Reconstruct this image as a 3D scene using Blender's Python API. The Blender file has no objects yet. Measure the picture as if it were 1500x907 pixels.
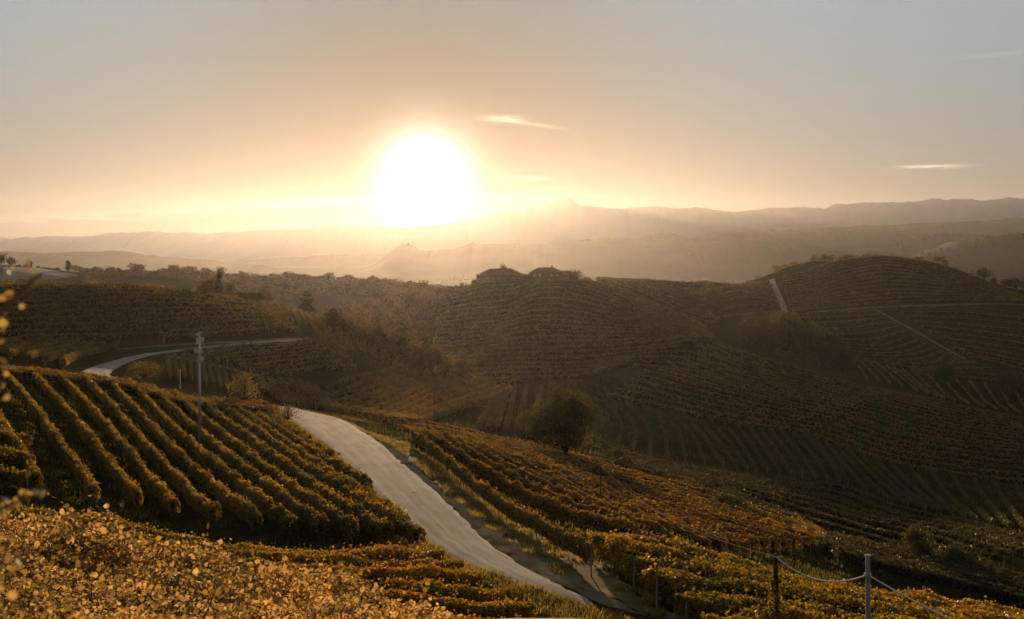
import bpy, math, random
import numpy as np

# ------------------------------------------------------------------ camera, sky, sun, exposure
S = 1.4                     # metres per survey unit
F, CX, H0 = 1810.0, 750.0, 366.0
scene = bpy.context.scene
cam_d = bpy.data.cameras.new('camera')
cam = bpy.data.objects.new('camera', cam_d)
scene.collection.objects.link(cam)
cam.location = (0, 0, 0)
cam.rotation_euler = (math.radians(90), 0, 0)
cam_d.sensor_width = 36
cam_d.lens = 36 * F / 1500.0
cam_d.shift_y = -(453.5 - H0) / 1500.0
cam_d.clip_start = 0.1
cam_d.clip_end = 100000
cam_d.dof.use_dof = True
cam_d.dof.focus_distance = 120
cam_d.dof.aperture_fstop = 5.6
scene.camera = cam

SUN_AZ = math.atan2(622 - CX, F)             # left of straight ahead
SUN_EL = math.radians(3.3)
sun_dir = np.array([math.sin(SUN_AZ) * math.cos(SUN_EL), math.cos(SUN_AZ) * math.cos(SUN_EL), math.sin(SUN_EL)])

SKY_STRENGTH = 0.10
SUN_STRENGTH = 5.0
SUN_COLOR = (1.0, 0.66, 0.35)
HAZE_DENSITY = 1.4e-5
HAZE_G = 0.76
HAZE_COLOR = (0.85, 0.84, 0.91, 1)
EXPOSURE = 0.28

world = bpy.data.worlds.new('World')
scene.world = world
world.use_nodes = True
wn, wl = world.node_tree.nodes, world.node_tree.links
for n in list(wn): wn.remove(n)
def W(t, **kw):
    n = wn.new(t)
    for k, v in kw.items(): setattr(n, k, v)
    return n
def wmath(op, a, b=None, c=None, clamp=False):
    n = W('ShaderNodeMath', operation=op); n.use_clamp = clamp
    for i, v in enumerate((a, b, c)):
        if v is None: continue
        if isinstance(v, (int, float)): n.inputs[i].default_value = v
        else: wl.new(v, n.inputs[i])
    return n.outputs[0]
sky = W('ShaderNodeTexSky', sky_type='NISHITA')
sky.sun_disc = False
sky.sun_elevation = SUN_EL
sky.sun_rotation = SUN_AZ
sky.altitude = 300
sky.air_density = 1.0
sky.dust_density = 2.0
sky.ozone_density = 1.0
tc = W('ShaderNodeTexCoord')
nrm = W('ShaderNodeVectorMath', operation='NORMALIZE'); wl.new(tc.outputs['Generated'], nrm.inputs[0])
D = nrm.outputs[0]
sep = W('ShaderNodeSeparateXYZ'); wl.new(D, sep.inputs[0])
el = wmath('DEGREES', wmath('ARCSINE', sep.outputs[2]))
az = wmath('DEGREES', wmath('ARCTAN2', sep.outputs[0], sep.outputs[1]))
dot = W('ShaderNodeVectorMath', operation='DOT_PRODUCT'); wl.new(D, dot.inputs[0]); dot.inputs[1].default_value = tuple(sun_dir)
ang = wmath('DEGREES', wmath('ARCCOSINE', wmath('MINIMUM', dot.outputs['Value'], 0.9999999)))
# colour of the evening sky over the Nishita base: a grey veil of high dust
ramp = W('ShaderNodeValToRGB')
SKY_RAMP = [(0.0, (.30, .225, .155)), (.10, (.33, .265, .195)), (.24, (.36, .325, .275)), (.45, (.36, .388, .378)), (.70, (.375, .437, .45)), (1.0, (.40, .46, .472))]
cr = ramp.color_ramp
while len(cr.elements) < len(SKY_RAMP): cr.elements.new(0.5)
for e, (p, c) in zip(cr.elements, SKY_RAMP):
    e.position = p; e.color = c + (1,)
wl.new(wmath('DIVIDE', el, 16.0, clamp=True), ramp.inputs[0])
def wcol(c, fac):                     # colour scaled by a value
    n = W('ShaderNodeVectorMath', operation='SCALE')
    if isinstance(c, tuple): n.inputs[0].default_value = c
    else: wl.new(c, n.inputs[0])
    if isinstance(fac, (int, float)): n.inputs['Scale'].default_value = fac
    else: wl.new(fac, n.inputs['Scale'])
    return n.outputs[0]
def wadd(a, b):
    n = W('ShaderNodeVectorMath', operation='ADD'); wl.new(a, n.inputs[0]); wl.new(b, n.inputs[1]); return n.outputs[0]
VEIL = 0.80
turn = wmath('MULTIPLY_ADD', wmath('POWER', wmath('MULTIPLY_ADD', dot.outputs['Value'], 0.5, 0.5), 1.5), 0.75, 0.25)
turn = wmath('MULTIPLY', turn, wmath('SUBTRACT', 1.0, wmath('MULTIPLY', wmath('EXPONENT', wmath('MULTIPLY', wmath('POWER', wmath('DIVIDE', ang, 11.0), 2.0), -1.0)), 0.85)))
turn = wmath('MULTIPLY', turn, wmath('SUBTRACT', 1.0, wmath('MULTIPLY', wmath('DIVIDE', wmath('SUBTRACT', el, 16.0), 60.0, clamp=True), 0.6)))
total = wadd(wcol(sky.outputs[0], SKY_STRENGTH * 0.006), wcol(ramp.outputs[0], wmath('MULTIPLY', turn, VEIL)))
# aureole round the sun
core = wmath('EXPONENT', wmath('MULTIPLY', wmath('POWER', wmath('DIVIDE', ang, 1.36), 1.55), -1.0))
mid = wmath('EXPONENT', wmath('MULTIPLY', wmath('DIVIDE', ang, 1.7), -1.0))
wide = wmath('EXPONENT', wmath('MULTIPLY', wmath('DIVIDE', ang, 6.0), -1.0))
total = wadd(total, wcol((1.0, 0.93, 0.80), wmath('MULTIPLY', core, 3.2)))
total = wadd(total, wcol((1.0, 0.82, 0.52), wmath('MULTIPLY', mid, 0.12)))
total = wadd(total, wcol((1.0, 0.66, 0.36), wmath('MULTIPLY', wide, 0.0)))
# thin sunlit cloud streaks: each has its own bearing, height, length and thickness
cmap = W('ShaderNodeCombineXYZ'); wl.new(wmath('MULTIPLY', az, 0.55), cmap.inputs[0]); wl.new(wmath('MULTIPLY', el, 5.0), cmap.inputs[1])
cn = W('ShaderNodeTexNoise'); wl.new(cmap.outputs[0], cn.inputs[0]); cn.inputs['Scale'].default_value = 1.3; cn.inputs['Detail'].default_value = 5; cn.inputs['Distortion'].default_value = 0.6
def streak(px, py, len_px, th_px, slope, amp, lo=0.35):
    a0 = math.degrees(math.atan((px - CX) / F)); e0 = math.degrees(math.atan((H0 - py) / F))
    k = math.degrees(1 / F)
    u = wmath('DIVIDE', wmath('SUBTRACT', az, a0), len_px * k)
    warp = wmath('MULTIPLY', wmath('SUBTRACT', cn.outputs['Fac'], 0.5), th_px * k * 2.2)
    v = wmath('DIVIDE', wmath('ADD', wmath('SUBTRACT', wmath('SUBTRACT', el, e0), wmath('MULTIPLY', wmath('SUBTRACT', az, a0), slope)), warp), th_px * k)
    g = wmath('EXPONENT', wmath('MULTIPLY', wmath('ADD', wmath('POWER', wmath('ABSOLUTE', u), 2.4), wmath('POWER', wmath('ABSOLUTE', v), 2.0)), -1.0))
    tex = wmath('MULTIPLY_ADD', cn.outputs['Fac'], 1.6, -0.15, clamp=True)
    return wmath('MULTIPLY', wmath('MULTIPLY', g, tex), amp)
for s in [(735, 174, 28, 4.5, 0.0, 0.6), (775, 181, 42, 2.6, -0.16, 0.4), (768, 261, 32, 3, 0.0, 0.6), (1365, 250.5, 42, 2.2, 0.0, 0.65),
          (740, 288, 90, 3, 0.0, 0.4), (440, 299, 120, 4, 0.06, 0.5), (200, 314, 230, 7, 0.05, 0.14), (60, 322, 140, 5, 0.0, 0.06), (1465, 99, 50, 3, 0.05, 0.07)]:
    total = wadd(total, wcol((1.0, 0.80, 0.50), streak(*s)))
bg = W('ShaderNodeBackground'); wl.new(total, bg.inputs[0]); bg.inputs[1].default_value = 1.0
out = W('ShaderNodeOutputWorld'); wl.new(bg.outputs[0], out.inputs[0])

sun_d = bpy.data.lights.new('sun', 'SUN')
sun_d.energy = SUN_STRENGTH
sun_d.angle = math.radians(0.53)
sun_d.color = SUN_COLOR
sun = bpy.data.objects.new('sun', sun_d)
scene.collection.objects.link(sun)
from mathutils import Vector
sun.rotation_euler = Vector(tuple(sun_dir)).to_track_quat('Z', 'Y').to_euler()

scene.render.engine = 'CYCLES'
scene.view_settings.view_transform = 'Standard'
scene.view_settings.look = 'None'
scene.view_settings.exposure = EXPOSURE
scene.view_settings.gamma = 1
scene.view_settings.use_curve_mapping = False
cy = scene.cycles
cy.use_denoising = True
cy.max_bounces = 6; cy.diffuse_bounces = 2; cy.glossy_bounces = 2; cy.transmission_bounces = 3; cy.volume_bounces = 0; cy.transparent_max_bounces = 8
cy.caustics_reflective = False; cy.caustics_refractive = False
cy.sample_clamp_indirect = 6

# ------------------------------------------------------------------ small helpers
rng = np.random.default_rng(7)
COL = scene.collection
def tag(o, label=None, cat=None, group=None, kind=None):
    if label: o['label'] = label
    if cat: o['category'] = cat
    if group: o['group'] = group
    if kind: o['kind'] = kind
    return o
def mesh_obj(name, verts, faces, mats, parent=None, mat_idx=None, smooth=False):
    """verts (n,3); faces: list of index arrays, each (m,k)"""
    me = bpy.data.meshes.new(name)
    verts = np.asarray(verts, dtype=np.float32)
    fl = [np.asarray(f, dtype=np.int32) for f in faces if len(f)]
    sizes = np.concatenate([np.full(len(f), f.shape[1], np.int32) for f in fl])
    idx = np.concatenate([f.ravel() for f in fl])
    me.vertices.add(len(verts)); me.vertices.foreach_set('co', verts.ravel())
    me.loops.add(len(idx)); me.loops.foreach_set('vertex_index', idx)
    me.polygons.add(len(sizes))
    me.polygons.foreach_set('loop_start', np.concatenate([[0], np.cumsum(sizes)[:-1]]).astype(np.int32))
    if mat_idx is not None: me.polygons.foreach_set('material_index', np.asarray(mat_idx, np.int32))
    if smooth: me.polygons.foreach_set('use_smooth', np.ones(len(sizes), bool))
    for m in (mats if isinstance(mats, (list, tuple)) else [mats]): me.materials.append(m)
    me.update(calc_edges=True)
    o = bpy.data.objects.new(name, me)
    COL.objects.link(o)
    if parent is not None: o.parent = parent
    return o
def empty(name, loc=(0, 0, 0), rz=0.0):
    o = bpy.data.objects.new(name, None); COL.objects.link(o)
    o.location = loc; o.rotation_euler = (0, 0, rz); o.empty_display_size = 0.3
    return o
class MB:
    """collects shapes for one mesh"""
    def __init__(s): s.v = []; s.f = []; s.n = 0
    def add(s, v, f):
        s.v.append(np.asarray(v, float)); s.f += [tuple(i + s.n for i in q) for q in f]; s.n += len(v)
    def box(s, c, d, rz=0.0):
        x, y, z = [k / 2 for k in d]
        p = np.array([[a, b, e] for e in (-z, z) for a, b in ((-x, -y), (x, -y), (x, y), (-x, y))])
        ca, sa = math.cos(rz), math.sin(rz)
        p = p @ np.array([[ca, sa, 0], [-sa, ca, 0], [0, 0, 1]]) + np.array(c)
        s.add(p, [(3, 2, 1, 0), (4, 5, 6, 7), (0, 1, 5, 4), (1, 2, 6, 5), (2, 3, 7, 6), (3, 0, 4, 7)])
    def tube(s, pts, rad, k=8, cap=True):
        pts = np.asarray(pts, float); rad = np.broadcast_to(rad, len(pts))
        t = np.gradient(pts, axis=0); t /= np.linalg.norm(t, axis=1)[:, None] + 1e-9
        ref = np.array([0, 0, 1.0]) if abs(t[0][2]) < .9 else np.array([1.0, 0, 0])
        V = []
        for p, d, r in zip(pts, t, rad):
            a = np.cross(ref, d); a /= np.linalg.norm(a) + 1e-9; b = np.cross(d, a)
            V += [p + r * (math.cos(2 * math.pi * i / k) * a + math.sin(2 * math.pi * i / k) * b) for i in range(k)]
        n = len(pts); fs = []
        for j in range(n - 1):
            for i in range(k): fs.append((j * k + i, j * k + (i + 1) % k, (j + 1) * k + (i + 1) % k, (j + 1) * k + i))
        if cap: fs += [tuple(range(k))[::-1], tuple((n - 1) * k + i for i in range(k))]
        s.add(V, fs)
    def build(s, name, mat, parent=None, smooth=False):
        me = bpy.data.meshes.new(name); me.from_pydata([tuple(p) for p in np.concatenate(s.v)], [], s.f)
        if smooth: me.polygons.foreach_set('use_smooth', np.ones(len(me.polygons), bool))
        me.materials.append(mat); me.update()
        o = bpy.data.objects.new(name, me); COL.objects.link(o)
        if parent is not None: o.parent = parent
        return o
def pchip(x, y, xq):
    x = np.asarray(x, float); y = np.asarray(y, float)
    h = np.diff(x); d = np.diff(y) / h
    m = np.zeros_like(y)
    m[0], m[-1] = d[0], d[-1]
    for i in range(1, len(x) - 1):
        if d[i - 1] * d[i] > 0:
            w1, w2 = 2 * h[i] + h[i - 1], h[i] + 2 * h[i - 1]
            m[i] = (w1 + w2) / (w1 / d[i - 1] + w2 / d[i])
    k = np.clip(np.searchsorted(x, xq) - 1, 0, len(x) - 2)
    t = (xq - x[k]) / h[k]
    t = np.clip(t, 0, 1)
    return ((1 + 2 * t) * (1 - t) ** 2 * y[k] + t * (1 - t) ** 2 * h[k] * m[k] + t * t * (3 - 2 * t) * y[k + 1] + t * t * (t - 1) * h[k] * m[k + 1])
def vnoise(x, y, seed=0):
    x = np.asarray(x, float); y = np.asarray(y, float)
    xi, yi = np.floor(x).astype(np.int64), np.floor(y).astype(np.int64)
    fx, fy = x - xi, y - yi
    fx = fx * fx * (3 - 2 * fx); fy = fy * fy * (3 - 2 * fy)
    def hsh(a, b):
        n = (a * 374761393 + b * 668265263 + seed * 1442695041) & 0xffffffff
        n = ((n ^ (n >> 13)) * 1274126177) & 0xffffffff
        return ((n ^ (n >> 16)) & 0xffff) / 65535.0 * 2 - 1
    a, b, c, d = hsh(xi, yi), hsh(xi + 1, yi), hsh(xi, yi + 1), hsh(xi + 1, yi + 1)
    return (a * (1 - fx) + b * fx) * (1 - fy) + (c * (1 - fx) + d * fx) * fy
def fbm(x, y, oct=4, seed=0):
    s, a = 0, 1.0
    for i in range(oct):
        s = s + a * vnoise(np.asarray(x) * 2 ** i, np.asarray(y) * 2 ** i, seed + i); a *= .5
    return s

# ------------------------------------------------------------------ terrain (bearing x depth survey of the valley)
PX = [-300, 0, 150, 300, 450, 600, 750, 900, 1050, 1200, 1350, 1500, 1800]
def Z(*a): return ('z', a)
def P(*a): return ('p', a)
c13 = lambda v: [v] * 13
FEAT = [  # depth per column, height per column (as metres/S or as sight line)
 (c13(1.5), 'z', c13(-1.7)),
 (c13(5), 'z', c13(-3.0)),
 (c13(9), 'z', [-4.05, -4.1, -4.15, -4.25, -4.4, -4.6, -4.8, -5.1, -5.3, -5.4, -5.5, -5.5, -5.6]),
 (c13(12.4), 'z', [-4.4, -4.5, -4.65, -4.9, -5.1, -5.3, -5.6, -6.0, -6.4, -6.5, -6.6, -6.6, -6.7]),
 (c13(16), 'z', [-4.9, -5.05, -5.3, -5.6, -5.9, -6.2, -6.6, -7.1, -7.5, -7.6, -7.7, -7.8, -7.9]),
 (c13(20), 'z', [-5.8, -6.0, -6.2, -6.5, -6.8, -7.2, -7.6, -8.2, -8.6, -8.7, -8.9, -9.0, -9.2]),
 (c13(30), 'z', [-9.0, -9.2, -9.4, -9.7, -10.2, -10.6, -10.9, -11.0, -11.2, -11.4, -11.6, -12, -12.5]),
 (c13(46), 'z', [-10.6, -11.0, -11.4, -12.1, -12.2, -12.1, -12, -12, -12.9, -13.8, -14.3, -14.9, -16]),
 (c13(95), 'p', [590, 603, 627, 657, 662, 655, 692, 737, 772, 812, 862, 900, 930]),
 (c13(140), 'p', [540, 553, 566, 597, 607, 634, 662, 692, 724, 765, 790, 800, 800]),
 (c13(185), 'p', [520, 532, 546, 562, 592, 613, 642, 670, 697, 732, 760, 762, 765]),
 (c13(240), 'p', [500, 507, 512, 506, 504, 572, 602, 632, 657, 687, 717, 722, 722]),
 ([310, 330, 330, 330, 330, 320, 320, 320, 320, 320, 320, 320, 320], 'p', [424, 423, 423, 437, 462, 537, 562, 582, 603, 632, 655, 667, 670]),
 ([390, 400, 400, 400, 400, 400, 400, 400, 400, 400, 420, 420, 420], 'p', [434, 432, 434, 446, 472, 510, 530, 545, 555, 578, 594, 614, 620]),
 ([500, 500, 500, 500, 500, 500, 500, 500, 500, 465, 500, 500, 500], 'p', [470, 470, 472, 476, 484, 478, 468, 478, 500, 545, 573, 592, 600]),
 ([650, 650, 650, 650, 650, 620, 600, 600, 650, 600, 650, 650, 650], 'p', [448, 448, 448, 450, 456, 446, 410, 423, 470, 526, 522, 532, 540]),
 (c13(800), 'p', [415, 414, 414, 420, 432, 432, 432, 409, 418, 442, 456, 462, 470]),
 ([950, 950, 950, 950, 950, 950, 950, 860, 880, 950, 940, 900, 900], 'p', [392, 390, 402, 406, 411, 415, 440, 411, 420, 387, 383, 427, 440]),
 (c13(1150), 'p', [400, 402, 408, 412, 416, 420, 438, 436, 432, 385, 408, 432, 440]),
 (c13(1600), 'z', c13(-75)),
 (c13(2400), 'z', c13(-100)),
 (c13(9000), 'z', c13(-100)),
 (c13(9300), 'z', c13(-100)),
]
GP = np.arange(-900, 2401, 6.0)                       # bearings of the sheet
GD = np.concatenate([np.geomspace(1.5, 40, 90)[:-1], np.geomspace(40, 1300, 330)[:-1], np.geomspace(1300, 9300, 70)]) * S
def feat_cols(px):
    px = np.clip(px, PX[0], PX[-1])
    ds, zs = [], []
    for d, kind, v in FEAT:
        d = np.array(d, float); v = np.array(v, float)
        z = v if kind == 'z' else -(v - H0) / F * d
        ds.append(pchip(PX, d, px)); zs.append(pchip(PX, z, px))
    return np.array(ds) * S, np.array(zs) * S
_ds, _zs = feat_cols(GP)
# the dome of the right-hand hill and other shapes finer than the survey columns
GZ = np.zeros((len(GP), len(GD)))
for i in range(len(GP)):
    GZ[i] = pchip(np.log(_ds[:, i]), _zs[:, i], np.log(GD))
XX = (GP[:, None] - CX) / F * GD[None, :]; YY = np.broadcast_to(GD[None, :], XX.shape)
def bump(px, d, wpx, wd, dpy):      # raise the ground by dpy sight-line pixels at (px, d)
    global GZ
    g = np.exp(-((GP[:, None] - px) / wpx) ** 2 - ((np.log(GD)[None, :] - math.log(d * S)) / wd) ** 2)
    GZ += g * dpy / F * GD[None, :]
bump(1285, 945, 60, .07, 7)
bump(1110, 900, 30, .06, -5)
bump(800, 9.2, 160, .20, 185)
rough = np.clip((GD - 250 * S) / (900 * S), 0, 1)[None, :]
GZ += fbm(XX / 60, YY / 60, 3, 3) * 1.2 * rough * np.clip(2 - GD / (1500 * S), 0, 1)[None, :]
GZ += fbm(XX / 2.5, YY / 2.5, 3, 5) * 0.10 * np.clip(GD / 30, 0, 1)[None, :] * np.clip(2 - GD / 300, 0, 1)[None, :]
LGD = np.log(GD)
def zq(x, y):
    x = np.asarray(x, float); y = np.maximum(np.asarray(y, float), GD[0])
    px = np.clip((CX + F * x / y - GP[0]) / 6.0, 0, len(GP) - 1.001)
    i = px.astype(int); fx = px - i
    j = np.clip(np.searchsorted(GD, y) - 1, 0, len(GD) - 2); fy = np.clip((y - GD[j]) / (GD[j + 1] - GD[j]), 0, 1)
    return (GZ[i, j] * (1 - fx) + GZ[i + 1, j] * fx) * (1 - fy) + (GZ[i, j + 1] * (1 - fx) + GZ[i + 1, j + 1] * fx) * fy
def hit(px, py, dmin=0.0, dmax=1e9):
    """ground point seen at a place of the survey photograph (first hit beyond dmin units)"""
    k = np.clip((px - GP[0]) / 6.0, 0, len(GP) - 1.001); i = int(k); f = k - i
    z = GZ[i] * (1 - f) + GZ[i + 1] * f
    pyd = H0 - z * F / GD
    inr = (GD >= dmin * S) & (GD <= dmax * S)
    ok = (pyd <= py) & inr
    if not ok.any():                       # the sight line clears the crest: take the crest itself
        d = GD[inr][int(np.argmin(pyd[inr]))]
        x = (px - CX) / F * d
        return np.array([x, d, float(zq(x, d))])
    j = int(np.argmax(ok)) if ok.any() else len(GD) - 1
    if j == 0: d = GD[0]
    else:
        a, b = pyd[j - 1], pyd[j]
        d = GD[j] if (a <= b or GD[j - 1] < dmin * S) else GD[j - 1] + (GD[j] - GD[j - 1]) * (a - py) / (a - b)
    d = min(d, dmax * S)
    x = (px - CX) / F * d
    return np.array([x, d, float(zq(x, d))])
def at(px, d):
    y = d * S; x = (px - CX) / F * y
    return np.array([x, y, float(zq(x, y))])

# ------------------------------------------------------------------ materials
def mat(name):
    m = bpy.data.materials.new(name); m.use_nodes = True
    nt = m.node_tree
    for n in list(nt.nodes): nt.nodes.remove(n)
    return m, nt, nt.nodes, nt.links
def noise_mat(name, cols, scale, rough=.9, detail=5, bump=0.0, spec=.2, metallic=0.0, bscale=None, coord='Object'):
    m, nt, N, L = mat(name)
    t = N.new('ShaderNodeTexCoord'); no = N.new('ShaderNodeTexNoise'); no.inputs['Scale'].default_value = scale; no.inputs['Detail'].default_value = detail
    L.new(t.outputs[coord], no.inputs['Vector'])
    r = N.new('ShaderNodeValToRGB'); c = r.color_ramp
    while len(c.elements) < len(cols): c.elements.new(.5)
    for i, (e, k) in enumerate(zip(c.elements, cols)):
        e.position = .3 + .4 * i / max(1, len(cols) - 1); e.color = tuple(k) + (1,)
    L.new(no.outputs['Fac'], r.inputs[0])
    p = N.new('ShaderNodeBsdfPrincipled'); L.new(r.outputs[0], p.inputs['Base Color'])
    p.inputs['Roughness'].default_value = rough; p.inputs['Specular IOR Level'].default_value = spec; p.inputs['Metallic'].default_value = metallic
    if bump:
        n2 = N.new('ShaderNodeTexNoise'); n2.inputs['Scale'].default_value = bscale or scale * 4; n2.inputs['Detail'].default_value = 4
        L.new(t.outputs[coord], n2.inputs['Vector'])
        b = N.new('ShaderNodeBump'); b.inputs['Strength'].default_value = bump; b.inputs['Distance'].default_value = .1
        L.new(n2.outputs['Fac'], b.inputs['Height']); L.new(b.outputs[0], p.inputs['Normal'])
    o = N.new('ShaderNodeOutputMaterial'); L.new(p.outputs[0], o.inputs[0])
    return m
def leaf_mat(name, cols, trans=.6, gloss=.06, patch=None):
    m, nt, N, L = mat(name)
    g = N.new('ShaderNodeNewGeometry')
    r = N.new('ShaderNodeValToRGB'); c = r.color_ramp
    while len(c.elements) < len(cols): c.elements.new(.5)
    for i, (e, k) in enumerate(zip(c.elements, cols)):
        e.position = i / max(1, len(cols) - 1); e.color = tuple(k) + (1,)
    t = N.new('ShaderNodeTexCoord'); no = N.new('ShaderNodeTexNoise'); no.inputs['Scale'].default_value = patch or .12; no.inputs['Detail'].default_value = 3
    L.new(t.outputs['Object'], no.inputs['Vector'])
    mix = N.new('ShaderNodeMath'); mix.operation = 'MULTIPLY_ADD'; mix.inputs[1].default_value = .55
    L.new(g.outputs['Random Per Island'], mix.inputs[0])
    sh = N.new('ShaderNodeMath'); sh.operation = 'MULTIPLY_ADD'; sh.inputs[1].default_value = 1.4; sh.inputs[2].default_value = -.48
    L.new(no.outputs['Fac'], sh.inputs[0]); L.new(sh.outputs[0], mix.inputs[2]); L.new(mix.outputs[0], r.inputs[0])
    d = N.new('ShaderNodeBsdfDiffuse'); tr = N.new('ShaderNodeBsdfTranslucent'); gl = N.new('ShaderNodeBsdfGlossy'); gl.inputs['Roughness'].default_value = .45
    L.new(r.outputs[0], d.inputs['Color'])
    hs = N.new('ShaderNodeHueSaturation'); hs.inputs['Value'].default_value = 1.7; hs.inputs['Saturation'].default_value = 1.05; L.new(r.outputs[0], hs.inputs['Color']); L.new(hs.outputs[0], tr.inputs['Color'])
    gl.inputs['Color'].default_value = (.8, .8, .7, 1)
    m1 = N.new('ShaderNodeMixShader'); m1.inputs[0].default_value = trans; L.new(d.outputs[0], m1.inputs[1]); L.new(tr.outputs[0], m1.inputs[2])
    m2 = N.new('ShaderNodeMixShader'); m2.inputs[0].default_value = gloss; L.new(m1.outputs[0], m2.inputs[1]); L.new(gl.outputs[0], m2.inputs[2])
    o = N.new('ShaderNodeOutputMaterial'); L.new(m2.outputs[0], o.inputs[0])
    return m
M = {}
def ground_mat():
    m, nt, N, L = mat('meadow_ground')
    t = N.new('ShaderNodeTexCoord')
    def nz(sc, det):
        n = N.new('ShaderNodeTexNoise'); n.inputs['Scale'].default_value = sc; n.inputs['Detail'].default_value = det; n.inputs['Roughness'].default_value = .65
        L.new(t.outputs['Object'], n.inputs['Vector']); return n.outputs['Fac']
    def rp(f, cols):
        r = N.new('ShaderNodeValToRGB'); c = r.color_ramp
        while len(c.elements) < len(cols): c.elements.new(.5)
        for i, (e, k) in enumerate(zip(c.elements, cols)): e.position = .34 + .32 * i / (len(cols) - 1); e.color = tuple(k) + (1,)
        L.new(f, r.inputs[0]); return r.outputs[0]
    a = rp(nz(.03, 6), [(.016, .018, .006), (.030, .026, .009), (.042, .033, .013)]); b = rp(nz(1.1, 9), [(.012, .012, .005), (.030, .028, .009), (.062, .050, .018)])
    x = N.new('ShaderNodeMix'); x.data_type = 'RGBA'; x.inputs[0].default_value = .6; L.new(a, x.inputs[6]); L.new(b, x.inputs[7])
    p = N.new('ShaderNodeBsdfPrincipled'); L.new(x.outputs[2], p.inputs['Base Color']); p.inputs['Roughness'].default_value = 1; p.inputs['Specular IOR Level'].default_value = .0
    bu = N.new('ShaderNodeBump'); bu.inputs['Strength'].default_value = .8; bu.inputs['Distance'].default_value = .15; L.new(nz(2.2, 6), bu.inputs['Height']); L.new(bu.outputs[0], p.inputs['Normal'])
    o = N.new('ShaderNodeOutputMaterial'); L.new(p.outputs[0], o.inputs[0]); return m
M['ground'] = ground_mat()
M['hill'] = noise_mat('distant_woodland', [(.035, .04, .028), (.06, .06, .04), (.085, .08, .05)], .004, 1, 8, 0, .05)
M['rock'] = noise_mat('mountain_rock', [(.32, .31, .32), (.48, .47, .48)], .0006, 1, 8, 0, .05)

# ------------------------------------------------------------------ ground sheet
n1, n2 = len(GP), len(GD)
idx = np.arange(n1 * n2).reshape(n1, n2)
quads = np.stack([idx[:-1, :-1], idx[1:, :-1], idx[1:, 1:], idx[:-1, 1:]], -1).reshape(-1, 4)
ground = mesh_obj('ground', np.stack([XX, YY, GZ], -1).reshape(-1, 3), [quads], M['ground'], smooth=True)
tag(ground, 'rolling ground of the vineyard valley, dry grass and bare soil', kind='structure')

# ------------------------------------------------------------------ far hills and mountains
def ridge(name, sil, d, depth, m, amp, freq, seed, label, base=-64.0, rough_amp=.13, lin=False):
    px = np.arange(sil[0][0], sil[-1][0] + .1, 1.5)
    sx = [p[0] for p in sil]; py = np.interp(px, sx, [p[1] for p in sil]) if lin else pchip(sx, [p[1] for p in sil], px)
    py = py - (amp * fbm(px / freq, px * 0, 5, seed) + (.55 * np.abs(fbm(px / 2.6, px * 0 + 3, 2, seed + 4)) if not lin else .5 * fbm(px / 5, px * 0, 3, seed + 2))) * np.clip((px - px[0]) / 30, 0, 1) * np.clip((px[-1] - px) / 30, 0, 1)
    ztop = -(py - H0) / F * d
    t = np.linspace(-1, 1, 25)
    V = np.zeros((len(px), len(t), 3))
    for j, tt in enumerate(t):
        dd = d + tt * depth * (1 if tt < 0 else .8)
        w = (0.5 + 0.5 * math.cos(math.pi * tt)) ** 0.8
        x = (px - CX) / F * d * (1 + .0 * tt)
        nz = fbm(x / 260 + 3.1 * seed, np.full_like(x, dd / 260), 4, seed + 9) * rough_amp * (1 - abs(tt)) * min(1, abs(tt) * 4)
        V[:, j, 0] = x; V[:, j, 1] = dd
        V[:, j, 2] = base + (ztop - base) * np.clip(w + nz * w, 0, 1.0) - (2 if abs(tt) == 1 else 0)
    ii = np.arange(V.shape[0] * V.shape[1]).reshape(V.shape[0], V.shape[1])
    q = np.stack([ii[:-1, :-1], ii[1:, :-1], ii[1:, 1:], ii[:-1, 1:]], -1).reshape(-1, 4)
    o = mesh_obj(name, V.reshape(-1, 3), [q], m, smooth=True)
    return tag(o, label, kind='structure')
ZB = -100 * S - 1
ridge('hill', [(-250, 374), (-100, 372), (0, 369), (60, 371), (100, 370), (160, 368), (175, 368), (220, 374), (290, 379), (340, 384), (380, 388)], 7000, 900, M['hill'], .8, 14, 1, 'low blue wooded hill on the plain behind the left ridge', ZB)
ridge('hill', [(300, 384), (420, 377), (500, 373), (580, 371), (680, 370), (760, 372)], 10000, 500, M['hill'], .6, 20, 12, 'faint flat rise along the edge of the plain under the sun', ZB)
ridge('hill', [(540, 388), (556, 382), (575, 366), (590, 360), (598, 358.5), (608, 361), (615, 366), (640, 367), (668, 363), (684, 358), (692, 355), (700, 358), (740, 357), (800, 357), (850, 354), (920, 354), (1000, 360), (1100, 374)], 7000, 800, M['hill'], .8, 12, 2, 'long hazy ridge with a castle knoll at its tip below the sun', ZB)
ridge('hill', [(900, 372), (980, 352), (1040, 346), (1090, 338), (1101, 333.5), (1115, 337), (1150, 337), (1200, 334), (1300, 329), (1400, 326), (1500, 320), (1700, 316), (1900, 330)], 9000, 1000, M['hill'], .8, 12, 3, 'highest long hazy ridge running off behind the domed vineyard hill', ZB)
ridge('hill', [(676, 398), (700, 388), (720, 380), (740, 373), (765, 368), (790, 359), (830, 352), (880, 350), (930, 347), (958, 342), (975, 340), (990, 344), (1030, 352), (1080, 360), (1150, 372), (1230, 392)], 7200, 900, M['hill'], .9, 12, 4, 'grey wooded hill behind the two farmhouses', ZB)
ridge('hill', [(930, 392), (990, 374), (1020, 362), (1060, 353), (1085, 351), (1120, 353), (1180, 360), (1240, 370), (1300, 384)], 6500, 900, M['hill'], .8, 14, 5, 'rounded hazy hill between the farmhouses and the dome', ZB)
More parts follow.
